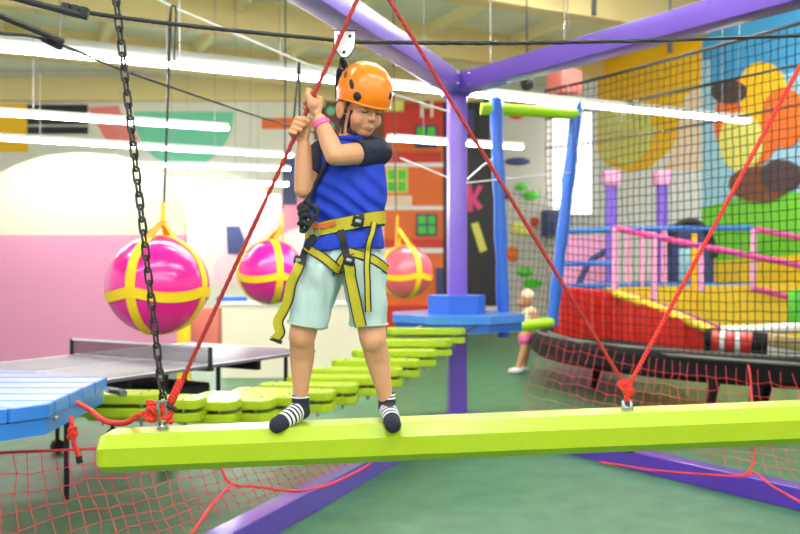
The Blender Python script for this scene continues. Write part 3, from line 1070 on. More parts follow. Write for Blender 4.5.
rn2 = thing('net_apron', base_r(6), 'red safety net spread behind the right purple base beam', 'net')
rt = [P(545, 332, 8.6), P(640, 356, 7.7), P(700, 364, 7.0), P(800, 374, 6.2), P(860, 380, 5.7)]
net('netting', rt, [base_r(7.5, dx=.06), base_r(6.5, dx=.06), base_r(5.6, dx=.06), base_r(4.7, dx=.06)], .1, .0024, M_rednet, '', jit=.01, cols=34, rows=9, sag=.08, sides=4, parent=rn2)
MB().tube(smooth_path([P(748, 365, 6.5), P(750, 374, 6.4), P(752, 400, 6.2), P(755, 445, 5.6), P(750, 470, 5.35), P(738, 476, 5.4)]), .0065, 6, lobes=3, pitch=.06, lobe=.6).build('gathered_cord', M_rednet, rn2)
MB().tube(smooth_path([P(600, 462, 5.75), P(660, 471, 5.45), P(738, 476, 5.3), P(755, 473, 5.3), P(775, 488, 5.0), P(812, 508, 4.7)]), .0065, 6, lobes=3, pitch=.06, lobe=.6).build('gathered_cord', M_rednet, rn2)

# ------------------------------------------------------------------ swinging balance log
YB = 3.1
x0, x1 = (104 - 400) / F * YB, (925 - 400) / F * YB
tilt = math.atan(.0415)
ztopc = 1.5 - (422.7 - 267) / F * (YB - .065)     # top height at px 400


def ztop_at(x):
    return ztopc + (x) * math.tan(tilt)


sec = [(-.065, 0), (.065, 0), (.098, -.045), (.098, -.108), (.062, -.137), (-.062, -.137), (-.098, -.108), (-.098, -.045)]
lg = thing('balance_log', ((x0 + x1) / 2, YB, ztopc - .14), 'long lime green hanging beam the boy stands on', 'balance beam')
mb = MB()
rgs = []
for x, s in ((x0, .8), (x0 + .012, .95), (x0 + .03, 1.0)) + tuple((x0 + .03 + (x1 - x0 - .06) * i / 10, 1) for i in range(1, 10)) + ((x1 - .03, 1), (x1, .82)):
    rgs.append([V((x, YB + y * s, ztop_at(x) - .068 + (z + .068) * s)) for y, z in sec])
mb.loft(rgs)
mb.build('beam_body', M_lime, lg, False)


def eyebolt(px, py, parent, h=.045):
    x = (px - 400) / F * YB
    b = V((x, YB, ztop_at(x)))
    o = MB().tube([b, b + V((0, 0, .012))], .022, 12).build('eye_bolt', M_steel, parent)
    pts = [b + V((.015 * math.cos(a), .006 * math.sin(a), .022 + .015 * math.sin(a))) for a in [2 * math.pi * i / 20 for i in range(20)]]
    MB().tube(pts, .006, 8, closed=True).build('eye_ring', M_steel, o)
    MB().tube([V((x, YB, ztop_at(x) - .137)), V((x, YB, ztop_at(x) - .152))], .012, 6).build('bolt_nut', M_steel, o)
    return b


eL = eyebolt(163, 422, lg)
eR = eyebolt(627, 403, lg)
MB().box(V(((628 - 400) / F * YB, YB, ztop_at(.83) - .145)), (.03, .05, .01)).build('washer', M_dsteel, lg, False)

# overhead cable carrying the ropes (above the frame of the photograph)
ZC = P(0, -35, 3.02).z
LX, RX, CX_, CHX = P(112, -35, 3.02).x, P(857, -35, 3.02).x, P(373, -35, 3.02).x, P(112, -35, 3.02).x
cord('overhead_cable', [V((cx - .395 * (cy - 3.02), 3.02, 3.12)), V((CHX, 3.02, ZC)), V((CX_, 3.02, ZC)), V((RX, 3.02, ZC)), V((cx + .7 * (cy - 3.02), 3.02, 3.12))], .012, M_steel, 'steel cable over the course that carries the red ropes', 'cable')


def knot(c, r, tr, m, parent, name='knot', seed=0):
    rnd = random.Random(seed)
    mb = MB()
    for i in range(4):
        ax = V((rnd.uniform(-1, 1), rnd.uniform(-1, 1), rnd.uniform(-.5, .5))).normalized()
        a = ax.orthogonal().normalized(); b = ax.cross(a)
        cc_ = V(c) + V((rnd.uniform(-.5, .5), rnd.uniform(-.5, .5), (i - 1.5) * .45)) * r
        pts = [cc_ + (a * math.cos(t) + b * math.sin(t)) * r * .62 + ax * .3 * r * math.sin(2 * t) for t in [2 * math.pi * k / 24 for k in range(24)]]
        mb.tube(pts, tr, 9, closed=True, lobes=3, pitch=.025, lobe=.3)
    return mb.build(name, m, parent)


def rope(name, pts, r, m, label, n=None, pitch=.034, cat='rope'):
    t = thing(name, pts[0], label, cat)
    L = sum((pts[i] - pts[i - 1]).length for i in range(1, len(pts)))
    q = []
    for i in range(1, len(pts)):
        k_ = max(2, int((pts[i] - pts[i - 1]).length / .003))
        q += [pts[i - 1].lerp(pts[i], j / k_) for j in range(k_)]
    q.append(pts[-1])
    MB().tube(q, r, 12, lobes=3, pitch=pitch, lobe=.2).build('rope_length', m, t)
    return t


apex = V((CX_, 3.02, ZC))
kL = P(164, 411, 3.07)
rl = rope('red_rope', [kL + V((.02, 0, .01)), P(297.5, 131, 3.035), P(318.5, 85, 3.03), apex], .0072, M_red, 'red rope in the hands, rising from the left end of the beam')
MB().tube([P(171, 402, 3.065), P(181, 380, 3.063)], .015, 10).build('splice_sleeve', M_redlight, rl)
MB().tube([P(167, 405, 3.05), P(176, 410, 3.05)], .009, 8).build('cable_tie', M_rubber, rl)
knot(P(167, 412, 3.07), .027, .0105, M_redlight, rl, seed=3)
kR = P(626.5, 388, 3.1)
rm = rope('red_rope', [kR, V((P(368, -35, 3.02).x, 3.02, ZC))], .0068, M_red, 'red rope from overhead down to the knot right of the boy')
rr = rope('red_rope', [kR + V((.004, 0, 0)), V((RX, 3.05, ZC))], .0074, M_redlight, 'red rope rising from the right knot to the upper right corner')
knot(P(626, 388, 3.09), .021, .0085, M_redlight, rr, seed=5)
MB().tube([kR + V((0, 0, -.01)), eR + V((0, 0, .035))], .011, 8).build('tail', M_redlight, rr)
# tie rope between platform and beam
tie = smooth_path([P(78, 403, 3.9), P(90, 410, 3.75), P(105, 421, 3.5), P(124, 423, 3.3), P(138, 416, 3.15), P(152, 411, 3.08)], 14)
tr = thing('tie_rope', tie[0], 'thick red tie rope sagging from the blue platform to the beam end', 'rope')
MB().tube(tie, .0108, 10, lobes=3, pitch=.05, lobe=.25).build('rope_length', M_redlight, tr)
knot(P(151, 411, 3.07), .025, .010, M_redlight, tr, seed=8)
tl = thing('rope_tail', P(72, 416, 3.86), 'knotted red rope end with black tip under the blue platform', 'rope')
MB().tube(smooth_path([P(71, 417, 3.85), P(72, 425, 3.83), P(73, 440, 3.82), P(79, 457, 3.82)], 10), .0105, 10, lobes=3, pitch=.05, lobe=.25).build('rope_length', M_redlight, tl)
knot(P(72, 433, 3.82), .019, .010, M_redlight, tl, seed=11)
MB().tube([P(78.6, 456, 3.82), P(80, 463, 3.82)], .0145, 10).build('tip', M_rubber, tl)


# chain
def chain(a, b, nl):
    t = thing('chain', b, 'dark steel chain hanging from above to the left end of the beam', 'chain')
    d = (b - a)
    u = d.normalized()
    s1 = u.cross(V((0, 1, 0))).normalized()
    s2 = u.cross(s1)
    mb = MB()
    ll = d.length / nl
    for i in range(nl):
        c = a + d * ((i + .5) / nl)
        ang_ = math.radians(12 + (90 if i % 2 else 0))
        s = s1 * math.cos(ang_) + s2 * math.sin(ang_)
        hl, hw_ = ll * .68, .0125
        pts = []
        for k_ in range(16):
            th = 2 * math.pi * k_ / 16
            x = hw_ * math.cos(th)
            y = (hl - hw_) * (1 if math.sin(th) > 0 else -1) * (0 if abs(math.sin(th)) < 1e-6 else 1) + hw_ * math.sin(th)
            pts.append(c + s * x + u * y)
        mb.tube(pts, .0047, 7, closed=True)
    mb.build('chain_links', M_dsteel, t)


chain(V((CHX, 3.02, ZC)), P(164, 408, 3.06), 35)
t = thing('shackle', P(163, 412, 3.05), 'bright steel shackle joining the chain to the beam end', 'shackle')
MB().tube(smooth_path([P(158.5, 402, 3.02), P(158, 412, 3.02), P(160, 420, 3.04), P(165, 420, 3.05), P(166.5, 410, 3.05), P(165, 400, 3.05)], 8), .0055, 8).build('bow', M_steel, t)
MB().tube([P(157, 402, 3.02), P(167, 401, 3.05)], .005, 8).build('pin', M_steel, t)

# zip wire and second cable
zw = [P(-40, -12, 2.9), P(0, -4, 2.93), P(90, 13, 3.0), P(200, 27, 3.06), P(335, 40, 3.12), P(360, 42, 3.13), P(500, 43, 3.3), P(650, 40.5, 3.5), P(830, 35, 3.7)]
z_ = thing('zip_wire', zw[5], 'black wire cable running across the picture through the pulley', 'cable')
MB().tube(smooth_path(zw, 30), .0072, 9, lobes=4, pitch=.03, lobe=.4).build('wire', M_ropeblk, z_)
MB().tube([P(-20, -12, 2.9), P(30, 2, 2.93), P(88, 17, 2.97)], [.011, .012, .012], 8).build('tail_end', M_ropeblk, z_)
for q in ((66, 8), (75, 10), (84, 12)):
    MB().box(P(q[0], q[1] + 1, 2.97), (.03, .03, .04), Matrix.Rotation(.2, 3, 'Y'), .005).build('wire_clamp', M_rubber, z_)
sw = [P(-30, 26, 3.4), P(0, 33, 3.5), P(48, 40, 3.9), P(120, 69, 4.6), P(200, 97, 5.4), P(280, 123, 6.6), P(350, 142, 7.6)]
z2 = thing('guy_wire', sw[2], 'thin dark guy wire slanting down behind the chain to the hands', 'cable')
MB().tube(smooth_path(sw, 10), .0075, 8).build('wire', M_ropeblk, z2)
MB().tube([P(-20, 6, 3.4), P(5, 18, 3.5), P(62, 41, 3.9)], [.014, .014, .015], 8).build('tail_end', M_ropeblk, z2)
MB().tube([P(44, 38, 3.85), P(60, 46, 3.95)], .02, 8).build('wire_clamp', M_rubber, z2)

# pulley
pt = P(344, 44, 3.11)
pu = thing('pulley', pt, 'silver trolley pulley riding on the black wire above the helmet', 'pulley')
pc = [(333.5, 30), (355.5, 30.5), (355, 47), (351, 54), (347, 57.5), (342, 57.5), (338, 54), (334, 47)]
for dy, nm in ((3.075, 'side_plate'), (3.155, 'side_plate')):
    mb = MB()
    mb.prism([P(x, y, dy) for x, y in pc], (0, .005, 0))
    o = mb.build(nm, M_silver, pu, False)
    MB().tube([P(x, y, dy - .004) for x, y in pc], .0022, 6, closed=True).build('plate_edge', M_rubber, o)
    for x, y in ((339, 36), (350, 36), (344, 52)):
        MB().ell(P(x, y, dy - .003), (.006, .004, .006), seg=10, rings=6).build('axle_bolt', M_rubber, o)
for x in (339, 350):
    MB().tube([P(x, 37, 3.095), P(x, 37, 3.145)], .017, 14).build('wheel', M_rubber, pu)
MB().tube(smooth_path([P(342, 57, 3.11), P(346, 62, 3.1), P(347, 68, 3.1), P(343, 70, 3.1), P(340, 66, 3.1), P(341, 58, 3.11)], 6), .0045, 8).build('carabiner', M_dsteel, pu)
lan = thing('lanyard', P(342, 66, 3.14), 'black safety lanyard running from the pulley down to the harness', 'lanyard')
MB().tube(smooth_path([P(344, 60, 3.12), P(343, 66, 3.13), P(339, 74, 3.18), P(338, 95, 3.24), P(341, 115, 3.25), P(342, 140, 3.22)], 10), .011, 8, lobes=3, pitch=.04).build('upper_webbing', M_blk_h, lan)
#LANYARD_FRONT

# ------------------------------------------------------------------ the boy
boy = thing('person', V((P(340, 420, 3.1).x, YB, ztop_at(-.2))), 'person in orange helmet, blue shirt and harness balancing on the lime beam', 'person')
TY = 3.145
kp = lambda x, y, d=TY: P(x, y, d)
yaw, pitch, roll = math.radians(35), math.radians(20), math.radians(4)
f0 = V((math.sin(yaw), -math.cos(yaw), 0))
fv = f0 * math.cos(pitch) + V((0, 0, -1)) * math.sin(pitch)
ex = f0.cross(V((0, 0, 1)))
uv = ex.cross(fv)
HM = Matrix((ex, fv, uv)).transposed()
HC = kp(361, 105, 3.12)
HS = 1.06
HMS = HM * HS


def hl(x, y, z):
    return HC + HMS @ V((x, y, z))


body = MB()
# head
body.ell(hl(0, -.004, .03), (.070, .088, .082), HMS)
body.ell(hl(0, .026, -.04), (.057, .060, .060), HMS)
body.ell(hl(0, .050, -.078), (.030, .030, .024), HMS)
for s in (-1, 1):
    body.ell(hl(s * .030, .048, -.040), (.028, .031, .030), HMS)
    body.ell(hl(s * .030, .072, -.004), (.016, .010, .011), HMS)      # lids
    body.ell(hl(s * .028, .070, .016), (.024, .010, .008), HMS)      # brow
    body.ell(hl(s * .072, -.008, -.026), (.011, .021, .032), HMS)
    body.ell(hl(s * .079, -.014, -.018), (.007, .015, .020), HMS)
body.limb([hl(0, .080, .004), hl(0, .090, -.020), hl(0, .096, -.030)], [.007, .0075, .009])
for s in (-1, 1):
    body.ell(hl(s * .008, .086, -.033), (.007, .009, .006), HMS)
body.ell(hl(0, .074, -.060), (.024, .014, .014), HMS)
# neck and torso
body.limb([hl(0, -.015, -.04), kp(350, 140, 3.15), kp(348, 152, 3.15)], [.046, .045, .052])
body.ell(kp(349, 180), (.115, .072, .15))
body.ell(kp(345, 218), (.112, .07, .10))
body.ell(kp(342, 244, 3.14), (.105, .072, .075))
# arms
SHR, ELR, WRR, HAR = kp(379, 152, 3.13), kp(335, 155.5, 2.985), kp(320.5, 121, 3.02), kp(315.5, 106, 3.02)
SHL, ELL, WRL, HAL = kp(321, 155, 3.15), kp(303.5, 189, 3.07), kp(304, 146, 3.06), kp(300, 134, 3.06)
body.limb([SHR, ELR], [.045, .037])
body.limb([ELR, ELR.lerp(WRR, .35), WRR], [.036, .036, .0255])
body.limb([SHL, ELL], [.044, .035])
body.limb([ELL, ELL.lerp(WRL, .35), WRL], [.034, .035, .026])
# legs
HPL, KNL, ANL = kp(321, 258, 3.13), kp(302, 336, 3.085), kp(300.5, 402, 3.13)
HPR, KNR, ANR = kp(362, 258, 3.13), kp(373, 339, 3.07), kp(387, 403, 3.13)
for hp, kn, an in ((HPL, KNL, ANL), (HPR, KNR, ANR)):
    body.limb([hp, kn], [.062, .05])
    body.ell(kn + V((0, -.012, .0)), (.042, .042, .05))
    body.limb([kn, kn.lerp(an, .32) + V((0, .018, 0)), kn.lerp(an, .75), an], [.046, .046, .031, .027])
FL = [ANL + V((0, .02, -.03)), kp(291, 417, 3.07), kp(277, 425, 3.02)]
FR = [ANR + V((0, .02, -.03)), kp(390, 416, 3.05), kp(393, 425, 2.985)]
for f_ in (FL, FR):
    body.limb(f_, [.028, .028, .024])


def grip(c, axis, palm, flip, wrist, sc=1.0, thumb_up=True):
    """hand closed round the rope: four fingers bent round the axis, thumb against them"""
    axis = axis.normalized()
    palm = (palm - axis * palm.dot(axis)).normalized()
    side = axis.cross(palm) * flip
    R_ = .0205 * sc

    def ring(a, s, r=R_):
        a = math.radians(a)
        return c + axis * s + (palm * math.cos(a) + side * math.sin(a)) * r
    offs = [.027, .009, -.009, -.026]
    leng = [215, 235, 228, 200]
    rr_ = [.0088, .0092, .009, .008]
    for s, l, r in zip(offs, leng, rr_):
        s *= sc
        pts = [ring(40 + (l - 40) * k_ / 7, s + .001 * k_, R_ * (1.42 if k_ == 0 else 1.22 if k_ == 1 else 1)) for k_ in range(8)]
        body.limb(pts, [r * sc * 1.1] * 2 + [r * sc] * 4 + [r * sc * .9] * 2, 10)
        body.limb([wrist.lerp(c + palm * .022, .45), ring(40, s, R_ * 1.42)], [.015 * sc, .0115 * sc], 10)
    body.ell(c + palm * .026 * sc, (.021, .021, .024))
    s0 = .036 * sc
    tp_ = [wrist.lerp(c + palm * .02, .55) - side * .014, ring(-55, s0 * .55, R_ * 1.35), ring(-100, s0, R_ * 1.15), ring(-150, s0 * 1.15, R_)]
    body.limb(tp_, [.013, .0115, .0102, .0085], 10)


def rope_at(y):
    # centre of the held rope at picture height y, in the rope's own straight run
    a, b = P(297.5, 131, 3.035), P(318.5, 85, 3.03)
    return a.lerp(b, (131 - y) / 46)


ax = (P(318.5, 85, 3.03) - P(297.5, 131, 3.035)).normalized()
grip(rope_at(103.5), ax, V((.55, -.85, 0)), 1, WRR, 1.06)
grip(rope_at(129), ax, V((.35, .95, 0)), 1, WRL, 1.04)
body = remesh(body, .0034, 5)
bvh_body = None
bbm = body.bm.copy()
bbm.normal_update()
bvh_body = BVHTree.FromBMesh(bbm)
skin = body.build('body', M_skin, boy)


def cast(px, py, bv, off=.004, dflt=3.05):
    o = V((0, 0, H))
    r = ray(px, py).normalized()
    best = None
    for b in bv:
        h = b.ray_cast(o, r)
        if h[0] is not None and (best is None or h[3] < best[3]):
            best = h
    if best is None:
        return P(px, py, dflt), V((0, -1, 0))
    n = best[1]
    if n.dot(r) > 0:
        n = -n
    return best[0] - r * 0 + n * off, n


# face details


def face(x, z, off=.0008):
    h = bvh_body.ray_cast(hl(x, .25, z), HM @ V((0, -1, 0)))
    p = h[0] if h[0] is not None else hl(x, .09, z)
    return p + HM @ V((0, off, 0))


for s in (-1, 1):
    q = smooth_path([face(s * x, z) for x, z in ((.015, -.008), (.022, -.0125), (.032, -.0135), (.043, -.008))], 5)
    MB().tube(q, [.0011 + .0012 * math.sin(math.pi * i / (len(q) - 1)) for i in range(len(q))], 6).build('eyelashes', M_hair, skin)
    q = smooth_path([face(s * x, z) for x, z in ((.014, .008), (.026, .013), (.038, .012), (.047, .006))], 5)
    MB().tube(q, [.0012 + .0018 * math.sin(math.pi * i / (len(q) - 1)) for i in range(len(q))], 6).build('eyebrow', M_hair, skin)
q = smooth_path([face(x, z, -.0005) for x, z in ((-.019, -.063), (-.009, -.0605), (0, -.0615), (.009, -.0605), (.019, -.063))], 5)
MB().tube(q, [.001 + .0022 * math.sin(math.pi * i / (len(q) - 1)) for i in range(len(q))], 6).build('lips', M_lip, skin)
q = smooth_path([face(x, z, -.0008) for x, z in ((-.014, -.0655), (0, -.068), (.014, -.0655))], 5)
MB().tube(q, [.001 + .0028 * math.sin(math.pi * i / (len(q) - 1)) for i in range(len(q))], 6).build('lips', M_lip, skin)
# hair at the nape and temples
hb = MB()
hb.ell(hl(0, -.030, .012), (.074, .068, .062), HMS)
for s in (-1, 1):
    hb.limb([hl(s * .066, .022, .01), hl(s * .066, .018, -.012)], [.010, .004])
hb = remesh(hb, .004, 3)
hb.build('hair', M_hair, boy)

# shirt
NS = 40


def sring(cx_, y, hw_, ry, d=TY, tiltx=0.0, n=2.5):
    c = P(cx_, y, d)
    out = []
    for k_ in range(NS):
        a = 2 * math.pi * k_ / NS
        ca, sa = math.cos(a), math.sin(a)
        x = hw_ * math.copysign(abs(ca) ** (2 / n), ca)
        yy = ry * math.copysign(abs(sa) ** (2 / n), sa)
        out.append(c + V((x, yy, x * tiltx)))
    return out


sp = [(344, 250, .147, .116, .05), (344, 244, .147, .114, .05), (344.5, 236, .142, .104, .05), (345, 227, .134, .09, .05), (346.5, 214, .139, .095, .03), (348, 200, .142, .096, .0), (349, 185, .140, .094, 0), (350, 170, .132, .09, 0), (350.5, 158, .120, .082, 0), (350, 150, .098, .072, 0), (350.5, 143, .07, .06, 0), (351, 138, .055, .054, 0)]
sh = MB()
fine = []
for i in range(len(sp) - 1):
    for k_ in range(4):
        t_ = k_ / 4
        a, b = sp[i], sp[i + 1]
        fine.append(tuple(a[j] + (b[j] - a[j]) * t_ for j in range(5)))
fine.append(sp[-1])
sh.loft([sring(c_, y_, h_, r_, TY, tl_) for c_, y_, h_, r_, tl_ in fine])
sh = remesh(sh, .0045, 2)
wrinkle(sh, .008, 15, (1, 1, .5))
for v in sh.bm.verts:      # diagonal folds at the belly
    q = v.co - P(345, 205, TY)
    v.co.y += .0065 * math.sin((q.x * .8 + q.z) * 95 + 2 * noise.noise(v.co * 9)) * math.exp(-(q.z / .10) ** 2)
sbm = sh.bm.copy()
bvh_shirt = BVHTree.FromBMesh(sbm)
shirt = sh.build('shirt', M_shirt, boy)
for nm, pts, rs_ in (('r', [kp(360, 146, 3.14), kp(372, 148, 3.135), SHR, SHR.lerp(ELR, .3), SHR.lerp(ELR, .52)], [.046, .050, .051, .050, .049]),
                     ('l', [kp(332, 150, 3.15), kp(325, 153, 3.15), SHL, SHL.lerp(ELL, .3), SHL.lerp(ELL, .6)], [.044, .052, .054, .051, .049])):
    q = smooth_path(pts, 5)
    rr_ = []
    for i in range(len(q)):
        s_ = i / 5
        i0 = min(int(s_), len(rs_) - 2)
        rr_.append(rs_[i0] + (rs_[i0 + 1] - rs_[i0]) * (s_ - i0))
    mb = MB().tube(q, rr_, 24)
    bmesh.ops.subdivide_edges(mb.bm, edges=list(mb.bm.edges), cuts=1, use_grid_fill=True)
    wrinkle(mb, .005, 22)
    mb.build('sleeve', M_navy, shirt)
# collar
cp = [P(351, 139, TY - .002) + V((.062 * math.cos(a), .058 * math.sin(a), .004 * math.sin(a))) for a in [2 * math.pi * i / 30 for i in range(30)]]
MB().tube(cp, .009, 8, closed=True).build('collar', M_shirt, shirt)

# shorts
so = MB()
so.loft([sring(343, 240, .122, .084, TY - .005), sring(343, 250, .134, .096, TY - .005), sring(343, 262, .145, .106, TY - .01), sring(344, 272, .138, .098, TY - .01)])


def legring(xl, yl, xr, yr, d, ry):
    a, b = P(xl, yl, d), P(xr, yr, d)
    c = (a + b) / 2
    h = (b - a) / 2
    return [c + h * math.cos(t) + V((0, ry * math.sin(t), 0)) for t in [2 * math.pi * i / NS for i in range(NS)]]


so.loft([legring(301, 262, 344, 268, 3.13, .10), legring(297, 280, 340, 286, 3.12, .098), legring(292, 302, 333, 308, 3.105, .09), legring(288.5, 322, 327.5, 328, 3.095, .085)])
so.loft([legring(340, 265, 385, 258, 3.13, .10), legring(343, 284, 386, 280, 3.12, .098), legring(348, 304, 386.5, 303, 3.10, .088), legring(350, 325, 387, 325, 3.09, .082)])
so = remesh(so, .0045, 3)
wrinkle(so, .012, 13, (1.3, 1.3, .6))
obm = so.bm.copy()
bvh_so = BVHTree.FromBMesh(obm)
shorts = so.build('shorts', M_shorts, boy)
for a, b, d, ry in (((288, 321.5), (327.5, 327.5), 3.095, .088), ((349.5, 324), (387.5, 324), 3.09, .085)):
    q = legring(a[0], a[1], b[0], b[1], d, ry)
    MB().tube(q, .004, 6, closed=True).build('hem', M_shorts, shorts)

# socks
for an, f_, nm in ((ANL, FL, 'l'), (ANR, FR, 'r')):
    mb = MB()
    up = an + V((0, -.001, .022))
    heel = an + V((.006 if nm == 'l' else -.002, .035, -.042))
    mb.limb([up, an + V((0, .004, -.02)), f_[1] + V((0, 0, .002)), f_[2]], [.0325, .0325, .0335, .0295], 20)
    mb.limb([an + V((0, .01, -.02)), heel, f_[1]], [.032, .027, .031], 18)
    mb = remesh(mb, .0036, 6)
    lay = mb.bm.verts.layers.float.new('t')
    toe = f_[2] + (f_[2] - f_[1]).normalized() * .03
    p0, p1 = up + V((0, 0, .03)), an + V((0, 0, -.02))
    L1, L2 = (p1 - p0).length, (toe - p1).length
    for v in mb.bm.verts:
        d1_ = max(0, min(1, (v.co - p0).dot(p1 - p0) / L1 ** 2))
        d2_ = (v.co - p1).dot(toe - p1) / L2 ** 2
        if d2_ > 0.06 and (v.co.z < p1.z + .02):
            v[lay] = .38 + .62 * min(1, d2_)
        else:
            v[lay] = .44 * d1_
        # flat sole on the beam
        zb = ztop_at(v.co.x) + .002
        if v.co.z < zb and v.co.y > YB - .062:
            v.co.z = zb
    mb.build('sock', M_sock, boy)

# wristband
d_ = (WRR - ELR).normalized()
a_ = d_.orthogonal().normalized(); b_ = d_.cross(a_)
wc = WRR.lerp(ELR, .1)
MB().ribbon([wc + (a_ * math.cos(t) + b_ * math.sin(t)) * .0305 for t in [2 * math.pi * i / 32 for i in range(33)]], .018, .003,
            [(a_ * math.cos(t) + b_ * math.sin(t)) for t in [2 * math.pi * i / 32 for i in range(33)]]).build('wristband', M_pinkband, boy)

# helmet
he = MB()
HR = (.0905, .112, .106)
HO = (-.002, .006, .044)
rows = []
nseg, nrow = 48, 16
for i in range(nrow + 1):
    row = []
    for k_ in range(nseg):
        a = 2 * math.pi * k_ / nseg
        ca, sa = math.cos(a), math.sin(a)
        zr = -.040 + .006 * sa - .018 * max(0, -sa) + .010 * ca * ca       # rim height, lower at the back
        t0_ = math.asin(max(-1, min(1, zr / HR[2])))
        t_ = t0_ + (math.pi / 2 - t0_) * (i / nrow)
        e_ = .90
        q = math.cos(t_) ** e_ if t_ < math.pi / 2 else 0
        row.append(hl(HO[0] + HR[0] * q * ca, HO[1] + HR[1] * q * sa, HO[2] + HR[2] * math.sin(t_)))
    rows.append(row)
inner = [hl(*(HM.transposed() @ (p - HC) / HS * .9 + V((0, 0, .004)))) for p in rows[0]]
he.loft([inner, rows[0]] + rows[1:], cap=True)
bmesh.ops.remove_doubles(he.bm, verts=he.bm.verts, dist=.0004)
hbm = he.bm.copy()
hbm.normal_update()
bvh_h = BVHTree.FromBMesh(hbm)
helmet = he.build('helmet', M_helmet, boy)
MB().tube(rows[0], .0042, 8, closed=True).build('rim', M_helmet, helmet)


def disc(px, py, rx, ry, rot, nm, m, th=.004):
    c, n = cast(px, py, [bvh_h], 0)
    up_ = (V((0, 0, 1)) - n * n.z).normalized()
    s_ = up_.cross(n)
    Mx = Matrix((s_, up_, n)).transposed() @ Matrix.Rotation(math.radians(rot), 3, 'Z')
    MB().ell(c, (rx, ry, th), Mx, 16, 8).build(nm, m, helmet)


disc(345.5, 74.5, .008, .017, 25, 'vent', M_rubber)
disc(351.5, 84, .0095, .021, 20, 'vent', M_rubber)
disc(357.2, 96.5, .0155, .0165, 0, 'adjuster_dial', M_rubber, .007)
disc(389.8, 96, .006, .014, 0, 'side_clip', M_rubber, .007)
# chin straps
for pts in ([(352.6, 110), (350, 122), (349, 129), (354, 134), (361, 138)], [(345.5, 115), (344, 124), (342.5, 134)], [(349, 129), (351, 133), (357, 136.5)]):
    q, nn = zip(*[cast(x, y, [bvh_body, bvh_h], .004, 3.1) for x, y in pts])
    MB().ribbon(smooth_path(q, 4), .010, .003).build('chin_strap', M_rubber, helmet)
MB().box(cast(350, 129.5, [bvh_body], .006, 3.08)[0], (.018, .012, .022), None, .004).build('buckle', M_rubber, helmet)

# harness
BV = [bvh_shirt, bvh_so]
hs = None


def strip(pts, wd, m, nm, parent, off=.006, th=.004, n=5, d=3.04, edge=False):
    sm = smooth_path([V((x, y, 0)) for x, y in pts], n)
    res = [cast(p.x, p.y, BV, off, d) for p in sm]
    q = [r[0] for r in res]
    nr = [(r[1] + V((0, -1, 0))).normalized() for r in res]
    for _ in range(2):
        q = [q[0]] + [(q[i - 1] + q[i] * 2 + q[i + 1]) / 4 for i in range(1, len(q) - 1)] + [q[-1]]
        nr = [nr[0]] + [((nr[i - 1] + nr[i] * 2 + nr[i + 1]) / 4).normalized() for i in range(1, len(nr) - 1)] + [nr[-1]]
    o_ = MB().ribbon(q, wd, th, nr).build(nm, m, parent)
    if edge:
        for sgn in (-1, 1):
            e = []
            for i in range(len(q)):
                dd = (q[min(i + 1, len(q) - 1)] - q[max(i - 1, 0)]).normalized()
                e.append(q[i] + dd.cross(nr[i]).normalized() * wd / 2 * sgn + nr[i] * .002)
            MB().tube(e, .0028, 5).build('edging', M_blk_h, o_)
    return o_


# belt: a band round the waist, lower at the left
beltpts, beltn = [], []
for i in range(49):
    a = 2 * math.pi * i / 48
    ca, sa = math.cos(a), math.sin(a)
    n_ = 2.5
    x = .146 * math.copysign(abs(ca) ** (2 / n_), ca)
    yy = .104 * math.copysign(abs(sa) ** (2 / n_), sa)
    beltpts.append(P(345.5, 225.5, TY) + V((x, yy, x * .20)))
    beltn.append(V((ca / .146, sa / .104, 0)).normalized())
hs = MB().ribbon(beltpts, .046, .006, beltn).build('harness', M_yel_h, boy)
hs['label'] = 'yellow and black climbing harness'
for dz in (-.024, .024):
    MB().tube([p + V((0, 0, dz)) for p in beltpts[:-1]], .003, 5, closed=True).build('edging', M_blk_h, hs)
BV2 = BV
strip([(307, 246), (318, 254), (332, 264), (340, 272)], .030, M_yel_h, 'leg_loop', hs, edge=True)
strip([(336, 274), (340, 262), (350, 252), (357, 250)], .026, M_yel_h, 'leg_loop', hs, edge=True)
strip([(348, 252), (362, 256), (376, 262), (386, 270)], .030, M_yel_h, 'leg_loop', hs, edge=True)
strip([(316, 236), (308, 250), (301, 264)], .028, M_blk_h, 'side_webbing', hs, off=.010)
strip([(341, 231), (344, 245), (348, 262)], .026, M_blk_h, 'front_webbing', hs, off=.010)
strip([(372, 222), (371, 232), (367, 245), (366, 262), (367, 285), (368, 312)], .019, M_yel_h, 'strap_tail', hs, off=.016, edge=True)
strip([(348, 262), (352, 276), (357, 300), (362, 325)], .040, M_yel_h, 'strap_tail', hs, off=.012, edge=True)
strip([(353, 228), (356, 216)], .02, M_blk_h, 'belt_keeper', hs, off=.014)
strip([(360, 227), (361, 214)], .02, M_blk_h, 'belt_keeper', hs, off=.014)
tq = [cast(301, 262, BV, .012)[0], P(297, 272, 3.03), P(291, 285, 3.03), P(288, 300, 3.03), P(283, 312, 3.03), P(278, 322, 3.03), P(280, 333, 3.03), P(274, 341, 3.03)]
tq = smooth_path(tq, 6)
tl_ = MB().ribbon(tq, .036, .004, V((.25, -.97, 0))).build('strap_tail', M_yel_h, hs)
MB().tube([p + V((.017, -.002, 0)) for p in tq], .003, 5).build('edging', M_blk_h, tl_)
MB().box(P(276, 340.5, 3.03), (.045, .008, .012), Matrix.Rotation(.35, 3, 'Y')).build('tip', M_blk_h, tl_, False)
